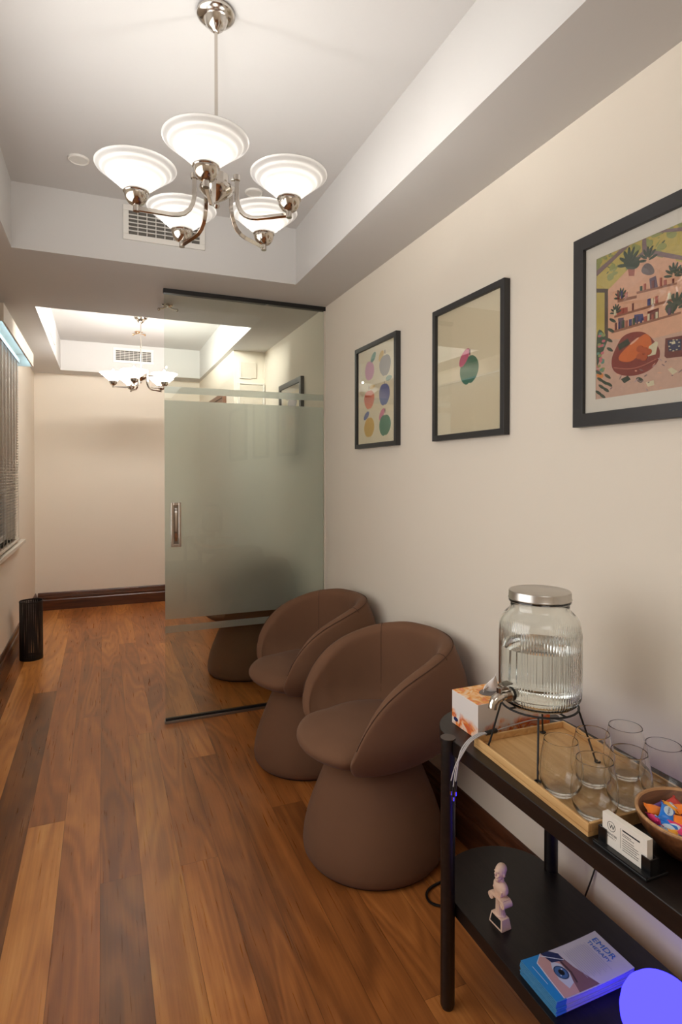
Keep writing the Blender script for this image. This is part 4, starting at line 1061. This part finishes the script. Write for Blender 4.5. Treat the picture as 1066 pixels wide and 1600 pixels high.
# ================================================================ multi ended charging cable
cb = thing('charging_cable', 'grey braided charging cable with three ends hanging over the table edge', 'cable', (.88, 1.19, TZ + .03))
def spline(pts, n=8):
    P = [Vector(p) for p in pts]; out = []
    for i in range(len(P) - 1):
        p0 = P[max(i - 1, 0)]; p1 = P[i]; p2 = P[i + 1]; p3 = P[min(i + 2, len(P) - 1)]
        for k in range(n):
            u = k / n; out.append(0.5 * ((2 * p1) + (-p0 + p2) * u + (2 * p0 - 5 * p1 + 4 * p2 - p3) * u * u + (-p0 + 3 * p1 - 3 * p2 + p3) * u ** 3))
    out.append(P[-1]); return out
mk('lead', B().tube(spline([(.918, 1.196, TZ + .029), (.98, 1.207, TZ + .028), (1.06, 1.212, TZ + .028), (1.12, 1.19, TZ + .022), (1.15, 1.12, TZ + .003), (1.16, 1.0, TZ + .003)]), .0016, n=6), M['cable'], cb, smooth=True)
mk('sleeve', B().tube([(.884, 1.190, TZ + .031), (.920, 1.196, TZ + .030)], .0055, n=12), M['black'], cb, smooth=True)
for dx_, ye, ze in ((0, 1.226, .61), (.005, 1.206, .618), (-.005, 1.216, .60)):
    pts = spline([(.886, 1.190 + dx_ * .5, TZ + .031), (.862, 1.188 + dx_, TZ + .032), (.832, 1.186 + dx_, TZ + .022), (.812, 1.190 + dx_, TZ - .005), (.806, (1.19 + ye) / 2, TZ - .045), (.806, ye, ze)])
    mk('braided_end', B().tube(pts, .0017, n=7), M['cable'], cb, smooth=True)
    q = B().tube([(.806, ye, ze), (.806, ye + .001, ze - .026)], .0034, n=8); pg = mk('plug', q, M['black'], cb, smooth=True)
    mk('plug_tip', B().tube([(.806, ye + .001, ze - .026), (.806, ye + .001, ze - .036)], .0024, sq=(.006, .003)), M['chrome'], pg)
# power cords
t = tag(mk('power_cord', B().tube(spline([(1.19, 1.66, .006), (1.06, 1.655, .006), (.985, 1.635, .006), (.965, 1.59, .006), (1.0, 1.555, .006), (1.08, 1.54, .006), (1.20, 1.50, .006), (1.225, 1.44, .02)]), .0042, n=8), M['blackplastic'], None, smooth=True), 'black power cord looping on the floor behind the front table leg', 'cord')
t = tag(mk('thin_cord', B().tube(spline([(1.225, 1.06, TZ - .10), (1.238, 1.13, .50), (1.252, 1.180, .34), (1.252, 1.20, .27), (1.236, 1.218, .19)]), .0022, n=6), M['black'], None, smooth=True), 'thin dark cord running down the wall behind the console table', 'cord')

# ================================================================ business cards
HX, HY0, HY1 = .855, .686, .800
hd = thing('card_holder', 'black business card holder at the front edge of the console table', 'card holder', (HX, .746, TZ))
q = B(); q.box(.833, HY0, TZ + .0003, .885, HY1, TZ + .005)
mk('base', q, M['blackplastic'], hd, bevel=.001)
mk('lip', B().box(.833, HY0, TZ + .005, .8365, HY1, TZ + .008), M['blackplastic'], hd)
for ya, yb in ((HY0 + .002, HY0 + .020), (HY1 - .020, HY1 - .002)):
    q = B(); q.box(.8445, ya, TZ + .005, .8465, yb, TZ + .032); q.box(.8625, ya, TZ + .005, .8655, yb, TZ + .032)
    ye = ya if ya < .75 else yb - .0025
    q.box(.8455, ye, TZ + .005, .8635, ye + .0025, TZ + .0319)
    mk('side_clip', q, M['blackplastic'], hd)
CX0, CX1, CY0, CY1, CZ0, CZ1 = .8475, .8605, .697, .791, TZ + .0055, TZ + .0605
cs = thing('business_cards', 'stack of white business cards standing in the black holder', 'business cards', ((CX0 + CX1) / 2, (CY0 + CY1) / 2, CZ0))
M['cardedge'] = simple('card_stack', srgb(232, 226, 216), .7, noise=.03, nscale=300)
mk('stack', B().box(CX0, CY0, CZ0, CX1, CY1, CZ1), M['cardedge'], cs)
# printing on the face that looks to -x: right = -y, up = +z
def facex(x, y, z): return Matrix(((0, 0, -1, x), (-1, 0, 0, y), (0, 1, 0, z), (0, 0, 0, 1)))
fx_ = CX0 - .0002
lyc, lzc = CY1 - .020, CZ0 + .037
q = B(); q.tube([(fx_, lyc + .0085 * cos(2 * pi * i / 28), lzc + .0085 * sin(2 * pi * i / 28)) for i in range(29)], .0004, n=4, cap=False)
q.box(fx_ - .0001, CY1 - .0405, CZ0 + .010, fx_ + .0001, CY1 - .0400, CZ0 + .046)
for i, (z_, l_) in enumerate([(.0375, .018), (.0345, .024), (.029, .024), (.025, .033), (.021, .034), (.017, .030), (.013, .034), (.009, .033)]):
    q.box(fx_ - .0001, CY1 - .044 - l_, CZ0 + z_, fx_ + .0001, CY1 - .044, CZ0 + z_ + .0009)
q.box(fx_ - .0001, CY1 - .044 - .036, CZ0 + .0425, fx_ + .0001, CY1 - .044, CZ0 + .0452)
mk('printed_lines', q, M['ink'], cs)
text_mesh('lettering', 'W', .0120, M['ink'], cs, facex(fx_, lyc + .0052, lzc - .0042), bold=.0002)
text_mesh('lettering', 'LAVENTER', .0056, M['ink'], cs, facex(fx_, CY1 - .0025, CZ0 + .0205), bold=.00015, sx=1.12)
text_mesh('lettering', 'C O N N E C T', .0033, M['ink'], cs, facex(fx_, CY1 - .008, CZ0 + .0160), sx=1.0)

# ================================================================ bowl of wrapped sweets
OX, OY = .976, .713
bw = thing('wooden_bowl', 'round wooden bowl of wrapped sweets beside the tray', 'bowl', (OX, OY, TZ))
bw['label'] = 'round brown wooden bowl full of wrapped sweets beside the card holder'
q = B().lathe([(0, .0005), (.045, .0005), (.052, .004), (.070, .022), (.086, .043), (.094, .062), (.0945, .066), (.091, .067), (.088, .064), (.080, .046), (.062, .026), (.040, .014), (0, .010)], (OX, OY, TZ), 64)
q.v = [(OX + (x - OX) * .96, OY + (y - OY) * .96, z) for x, y, z in q.v]
bo = mk('bowl_body', q, M['bowlwood'], bw, smooth=True, auto=False)
mk('rim', B().lathe([(.0908, .0655), (.0908, .0680), (.0890, .0692), (.0860, .0688), (.0842, .0655)], (OX, OY, TZ), 64), M['bowlrim'], bw, smooth=True)
SW = {'sweet_blue': (20, 118, 214), 'sweet_orange': (240, 128, 34), 'sweet_pink': (222, 52, 116), 'sweet_red': (206, 48, 44), 'sweet_yellow': (244, 170, 50), 'sweet_purple': (92, 54, 140)}
for k_, c_ in SW.items(): flat(k_, *c_, rough=.28)
flat('sweet_white', 226, 232, 238, .35)
def make_sweet(mat):
    # pillow shaped flow-wrap with crimped fins at both ends
    q = B(); rows = []
    nu, nv = 18, 10
    st_ = []
    for i in range(nu + 1):
        u = -1 + 2 * i / nu; au = abs(u)
        if au < .72: th = .0062 * math.sqrt(max(0, 1 - (au / .76) ** 2.5)); wd = .0105
        else: th = .0004; wd = .0105 + .002 * (au - .72) / .28
        row = []
        for j in range(2 * nv):
            a = 2 * pi * j / (2 * nv); y = wd * cos(a); z = th * (abs(sin(a)) ** .7) * (1 if sin(a) >= 0 else -1)
            if au > .72: z += .0012 * sin(y * 1500)
            row.append((u * .0225, y * 1.12, z * 1.15))
        rows.append(row)
    q.grid(rows, wrap=True); k = 2 * nv; q.face(range(k)); q.face(range(len(q.v) - 1, len(q.v) - 1 - k, -1))
    o = mk('wrapped_sweet', q, [mat], None, smooth=True, auto=False)
    if mat.name in ('sweet_blue', 'sweet_yellow', 'sweet_pink'):
        q = B(); n_ = 20; pts = [(.0118 * cos(2 * pi * i / n_), .0078 * sin(2 * pi * i / n_)) for i in range(n_)]
        q.prism(pts, .0060, .0072)
        p_ = mk('label_patch', q, flat('pale_label', 196, 218, 236, .35), None); p_.parent = o
        t_ = text_mesh('lettering', 'mentos', .0068, flat('navy_ink', 24, 44, 120), None, Matrix.Translation((-.0108, -.0020, .00725)), bold=.0001); t_.parent = o
    return o
protos = {}
cand = [ # x, y, z offset from bowl centre, rz, rx, ry, colour
    (-.046, .026, .060, .55, .35, -.15, 'sweet_blue', 'blue wrapped sweet with a white label on top of the heap'),
    (-.070, .034, .046, 1.2, .8, .2, 'sweet_pink', 'dark pink wrapped sweet against the left rim of the bowl'),
    (-.040, .056, .050, -.5, .2, .3, 'sweet_orange', 'pale orange wrapped sweet above the blue one'),
    (-.008, .042, .056, .9, .5, .2, 'sweet_yellow', 'yellow wrapped sweet behind the blue one'),
    (.018, .060, .050, .2, .7, 0, 'sweet_red', 'red wrapped sweet against the back rim of the bowl'),
    (-.034, -.004, .053, -.7, .5, .1, 'sweet_orange', 'orange wrapped sweet lying right of the blue one'),
    (-.058, -.004, .046, -.9, .9, .2, 'sweet_pink', 'pink wrapped sweet below the blue one'),
    (-.070, .004, .045, -1.0, 1.0, .1, 'sweet_blue', 'blue wrapped sweet at the front rim of the bowl'),
    (-.052, -.030, .049, .4, .4, .2, 'sweet_pink', 'bright pink wrapped sweet at the right edge of the picture'),
    (-.012, -.020, .060, 1.3, .3, .3, 'sweet_pink', 'white and pink wrapped sweet near the middle of the bowl'),
    (-.066, -.030, .044, -.4, .7, .1, 'sweet_yellow', 'pale yellow wrapped sweet at the front rim of the bowl'),
    (.012, .020, .058, -.3, .2, .2, 'sweet_orange', 'deep orange wrapped sweet in the middle of the heap'),
    (-.020, .070, .043, .1, .9, 0, 'sweet_purple', 'purple wrapped sweet under the back rim of the bowl'),
    (.040, .010, .056, 1.0, .2, .1, 'sweet_blue', 'blue wrapped sweet on the wall side of the heap'),
    (.030, -.030, .058, .3, .3, .2, 'sweet_yellow', 'yellow wrapped sweet on the wall side of the heap'),
    (.055, .036, .047, .8, .8, .1, 'sweet_red', 'red wrapped sweet at the wall side rim'),
    (.000, -.055, .050, 0, .5, .2, 'sweet_orange', 'orange wrapped sweet at the right rim of the bowl'),
    (.036, -.060, .046, .7, .6, .2, 'sweet_purple', 'purple wrapped sweet at the far right rim'),
    (-.030, -.052, .047, -.5, .5, .1, 'sweet_red', 'red wrapped sweet at the front right of the heap')]
for k, (x, y, z, rz, rx, ry, m_, l_) in enumerate(cand):
    if m_ not in protos: o = protos[m_] = make_sweet(M[m_])
    else: o = dup(protos[m_], (0, 0, 0))
    o.location = (OX + x * .76, OY + y * .76, TZ + z + .006); o.rotation_euler = (rx, ry, rz)
    tag(o, l_, 'sweet', 'wrapped sweets in the wooden bowl')
# underlying layer, so that the heap is full
for k in range(14):
    a = k * 2.4; r_ = .010 + .026 * ((k * .618) % 1); m_ = list(SW)[k % 6]
    o = protos.get(m_, list(protos.values())[0]).copy(); COL.objects.link(o)
    o.location = (OX + r_ * cos(a), OY + r_ * sin(a), TZ + .040 + .003 * (k % 3)); o.rotation_euler = (.3 * sin(k), .3 * cos(k), a)
    tag(o, 'wrapped sweet buried in the lower layer of the heap', 'sweet', 'lower layer of wrapped sweets')
# ================================================================ bust figurine
FX, FY = .900, 1.152
fg = thing('bust_figurine', 'small pale plaster bust of a bearded man on a fluted column', 'figurine', (FX, FY, SZ))
fr = R(3)
def loc2(x, y): return (FX + x * cos(fr) - y * sin(fr), FY + x * sin(fr) + y * cos(fr))
def rotb(q):
    q.v = [(*loc2(x, y), z + SZ) for x, y, z in q.v]; return q
# the figure looks towards -x (local); plinth
q = B(); n = 0
def frus(q, z0, z1, a0, b0, a1, b1, cx_=0, cy_=0):
    n = len(q.v)
    for z, a, b_ in ((z0, a0, b0), (z1, a1, b1)):
        for sx_, sy_ in ((-1, -1), (1, -1), (1, 1), (-1, 1)): q.v.append((cx_ + sx_ * a, cy_ + sy_ * b_, z))
    for f in ((0, 3, 2, 1), (4, 5, 6, 7), (0, 1, 5, 4), (1, 2, 6, 5), (2, 3, 7, 6), (3, 0, 4, 7)): q.face([n + i for i in f])
frus(q, .0005, .004, .015, .023, .015, .023); frus(q, .004, .027, .015, .023, .0115, .0195); 
pln = mk('plinth', rotb(q), M['plaster'], fg, bevel=.0008)
q = B(); n = len(q.v)
q.v += [(-.0153, -.0185, .006), (-.0153, .0185, .006), (-.0125, .0155, .0245), (-.0125, -.0155, .0245), (-.0145, -.0185, .006), (-.0145, .0185, .006), (-.0117, .0155, .0245), (-.0117, -.0155, .0245)]
for f in ((0, 1, 2, 3), (4, 7, 6, 5), (0, 4, 5, 1), (1, 5, 6, 2), (2, 6, 7, 3), (3, 7, 4, 0)): q.face(f)
mk('plaque', rotb(q), M['black'], fg)
q = B().lathe([(0, .026), (.0138, .026), (.0138, .0285), (.0122, .030), (.0116, .033), (.0110, .066), (.0120, .069), (0, .069)], n=96, rad=lambda a, i: 1 - (.10 * (0.5 + .5 * cos(a * 16)) if i in (4, 5) else 0))
mk('column', rotb(q), M['plaster'], fg, smooth=True)
q = B(); frus(q, .0700, .0755, .0115, .021, .0125, .0225)
for sy_ in (-1, 1):
    q.tube([(-.0130, sy_ * .0205, .0655), (.0130, sy_ * .0205, .0655)], .0088, n=20)
    for xx in (-.0132,):
        pts = [(xx, sy_ * .0205 + (.0084 - .0006 * k) * cos(k * .7) * sy_, .0655 + (.0084 - .0006 * k) * sin(k * .7)) for k in range(13)]
        q.tube(pts, .0007, n=5)
q.tube([(-.0128, -.019, .0738), (-.0128, .019, .0738)], .0012, n=6)
q.tube([(-.0128, -.017, .0708), (-.0128, .017, .0708)], .0010, n=6)
mk('capital', rotb(q), M['plaster'], fg, smooth=True)
def remeshed(name, q, mat, parent, vox, smooth_it=6):
    me = bpy.data.meshes.new(name + '_tmp'); org = origin(parent)
    me.from_pydata([tuple(Vector(v) - org) for v in q.v], [], q.f)
    o = bpy.data.objects.new(name + '_tmp', me); COL.objects.link(o)
    md = o.modifiers.new('r', 'REMESH'); md.mode = 'VOXEL'; md.voxel_size = vox; md.use_smooth_shade = True
    sm = o.modifiers.new('s', 'SMOOTH'); sm.factor = .5; sm.iterations = smooth_it
    dg = bpy.context.evaluated_depsgraph_get(); dg.update()
    m2 = bpy.data.meshes.new_from_object(o.evaluated_get(dg)); bpy.data.objects.remove(o)
    m2.name = name; m2.materials.clear(); m2.materials.append(mat)
    for p in m2.polygons: p.use_smooth = True
    r = bpy.data.objects.new(name, m2); COL.objects.link(r); r.parent = parent
    return r
q = B()   # chest cut like a classical bust, neck, head, beard, nose, brows, ears
q.sphere((.002, 0, .093), .0185, 14, (.74, 1.22, 1.0)); q.sphere((.001, -.013, .097), .010, 12, (.8, .9, .8)); q.sphere((.001, .013, .097), .010, 12, (.8, .9, .8))
frus(q, .0750, .092, .0085, .010, .0105, .0165)
q.lathe([(0, .098), (.0105, .098), (.0085, .106), (.0085, .116), (0, .118)], (.001, 0, 0), 20)
q.sphere((.001, 0, .1335), .0150, 16, (.96, .84, 1.12)); q.sphere((.004, 0, .139), .0135, 14, (1.0, .92, .92))
q.sphere((-.0065, 0, .1205), .0085, 12, (.85, .95, .95)); q.sphere((-.0095, 0, .1160), .0062, 10, (.8, .95, 1.1))
q.sphere((-.0148, 0, .1300), .0028, 8, (1, .75, 1.7)); q.sphere((-.0128, 0, .1368), .0040, 8, (.6, 2.0, .45))
q.sphere((-.0138, 0, .1235), .0030, 8, (.8, 1.8, .6))
for sy_ in (-1, 1):
    q.sphere((.002, sy_ * .0128, .129), .0034, 8, (.8, .5, 1.3)); q.sphere((-.0105, sy_ * .0058, .1275), .0036, 8, (.7, 1, .9))
bust = remeshed('bust', rotb(q), M['plaster'], fg, .0011, 3)

# ================================================================ leaflets
BX0, BX1, BY0, BY1 = .851, 1.068, .909, 1.019
def curl(x, y):
    u = (x - BX0) / (BX1 - BX0); return .004 * (2 * abs(u - .5)) ** 2.2
NL = 9
for k in range(NL):
    zz = SZ + .0006 + k * .0032; jx, jy = rnd.uniform(-.0012, .0012), rnd.uniform(-.0012, .0012)
    q = B(); rows = []
    c_ = .05 + .95 * k / (NL - 1)
    for s_ in (0, 1):
        for i in range(13):
            x = BX0 + (BX1 - BX0) * i / 12
            q.v.append((x + jx, BY0 + jy, zz + s_ * .0023 + curl(x, 0) * c_)); q.v.append((x + jx, BY1 + jy, zz + s_ * .0023 + curl(x, 0) * c_))
    for i in range(12):
        a = 2 * i
        q.face((a, a + 1, a + 3, a + 2)); q.face((26 + a, 28 + a, 29 + a, 27 + a)); q.face((a, a + 2, 28 + a, 26 + a)); q.face((a + 1, 27 + a, 29 + a, a + 3))
    q.face((0, 26, 27, 1)); q.face((24, 25, 51, 50))
    q.m = [1 if i >= len(q.f) - 2 or True and False else 0 for i in range(len(q.f))]
    top = (k == NL - 1)
    o = mk('leaflet', q, [M['leafpaper'], M['leafpaper']], None, smooth=False)
    tag(o, 'top leaflet of the stack, EMDR THERAPY with a blue eye picture' if top else 'plain edge of a leaflet within the stack under the EMDR leaflet', 'leaflet', 'leaflets stacked on the lower shelf')
    if top:
        TL = o; TLZ = zz + .0023; TJ = (jx, jy)
def zt(x): return TLZ + curl(x, 0) + .0001
def printed(name, items, parent=None):
    q = B(); mats = []
    for k, (m_, poly) in enumerate(items):
        if m_ not in mats: mats.append(m_)
        q.mi = mats.index(m_); h = .00012 + .00005 * k
        # cut into strips along x so that the print follows the curl of the paper
        xs = sorted(set([BX0 + (BX1 - BX0) * i / 24 for i in range(25)]))
        for xa, xb in zip(xs[:-1], xs[1:]):
            p = clip(clip(poly, 0, xa, 1), 0, xb, -1)
            if len(p) < 3: continue
            n = len(q.v); q.v += [(x, y, zt(x) + h) for x, y in p]; q.face(range(n, n + len(p)))
    return mk(name, q, [M[m_] for m_ in mats], parent, fix=False)
def clip(poly, ax, v, s):
    out = []
    for i in range(len(poly)):
        a, c_ = poly[i], poly[(i + 1) % len(poly)]
        ia, ic = (a[ax] - v) * s >= 0, (c_[ax] - v) * s >= 0
        if ia: out.append(a)
        if ia != ic:
            u = (v - a[ax]) / (c_[ax] - a[ax]); out.append((a[0] + (c_[0] - a[0]) * u, a[1] + (c_[1] - a[1]) * u))
    return out
for nm, c_ in dict(e_skin=(196, 152, 146), e_lid=(128, 92, 96), e_white=(196, 202, 212), e_iris=(64, 104, 150), e_iris2=(36, 58, 92), e_pupil=(12, 16, 26), e_navy=(26, 40, 84), e_line=(214, 220, 232), e_brow=(74, 52, 60), e_text=(168, 164, 178)).items(): flat(nm, *c_, rough=.4)
def el(cx_, cy_, rx, ry, a0=0, n=28): return [(cx_ + rx * cos(2 * pi * i / n) * cos(a0) - ry * sin(2 * pi * i / n) * sin(a0), cy_ + rx * cos(2 * pi * i / n) * sin(a0) + ry * sin(2 * pi * i / n) * cos(a0)) for i in range(n)]
items = [('blueprint', [(BX0 + .001, BY0 + .001), (.905, BY0 + .001), (.905, BY1 - .001), (BX0 + .001, BY1 - .001)]),
         ('e_skin', [(.8725, .9103), (.9705, .9103), (.950, .965), (.943, 1.004), (.9065, 1.0175), (.881, 1.000), (.876, .960)]),
         ('e_lid', [(.915, .9103), (.9705, .9103), (.950, .965), (.943, 1.004), (.932, 1.004), (.930, .960)]),
         ('e_white', [(.902, .9250), (.921, .933), (.931, .955), (.929, .980), (.914, .995), (.903, .978), (.897, .950)]),
         ('e_iris2', el(.9145, .9625, .0150, .0175)), ('e_iris', el(.9140, .9625, .0125, .0150)), ('e_pupil', el(.915, .9625, .0062, .0075)), ('e_line', el(.921, .969, .0018, .0020)), ('e_line', el(.908, .956, .0012, .0015)),
         ('e_brow', [(.930, .930), (.937, .955), (.936, .985), (.932, .985), (.933, .955), (.926, .930)]),
         ('e_navy', [(.9065, 1.0175), (.9130, .9900), (.943, .985), (.9440, 1.004), (.927, 1.0178)]),
         ('e_line', [(.905, 1.0185), (.9075, 1.0185), (.8825, 1.000), (.8800, 1.000)]), ('e_line', [(.8800, 1.000), (.8825, 1.000), (.8745, .9103), (.8725, .9103)]), ('e_line', [(.900, 1.0125), (.902, 1.014), (.9440, .9865), (.943, .9850)]),
         ('e_line', [(.8640, .9480), (.8652, .9480), (.8652, .9960), (.8640, .9960)])]
for i in range(13):
    xx = .957 + i * .0052; a = .925 + .004 * (i % 3) + max(0, (5 - i)) * .001; items.append(('e_text', [(xx, a), (xx + .0012, a), (xx + .0012, 1.004 - .002 * (i % 2)), (xx, 1.004 - .002 * (i % 2))]))
printed('eye_print', items, TL)
def facez(x, y, z, pitch): 
    m_ = Matrix(((0, 1, 0, x), (-1, 0, 0, y), (0, 0, 1, z), (0, 0, 0, 1))); return m_ @ Matrix.Rotation(pitch, 4, 'X')
text_mesh('lettering', 'EMDR', .0205, M['blueink'], TL, facez(1.042, 1.004, zt(1.047) + .0006, R(3.6)), extrude=.00005, bold=.00012, sx=1.14)
text_mesh('lettering', 'THERAPY', .0135, M['blueink'], TL, facez(1.0275, 1.004, zt(1.031) + .0005, R(3.0)), extrude=.00005, bold=.0002, sx=1.12)

# ================================================================ blue glowing lamp
GX, GY_, GZ = 1.003, .788, SZ
lp = thing('night_lamp', 'round lamp glowing blue on the lower shelf beside the leaflets', 'lamp', (GX, GY_, GZ))
q = B().lathe([(.058, .008), (.068, .018), (.0745, .035), (.076, .052), (.073, .072), (.065, .090), (.052, .104), (.036, .113), (.018, .1175), (0, .119)], (GX, GY_, GZ), 48)
mk('lamp_shade', q, M['glow'], lp, smooth=True, auto=False)
mk('base', B().lathe([(0, .0004), (.056, .0004), (.060, .003), (.060, .0078), (0, .0078)], (GX, GY_, GZ), 40), M['white'], lp, smooth=True)
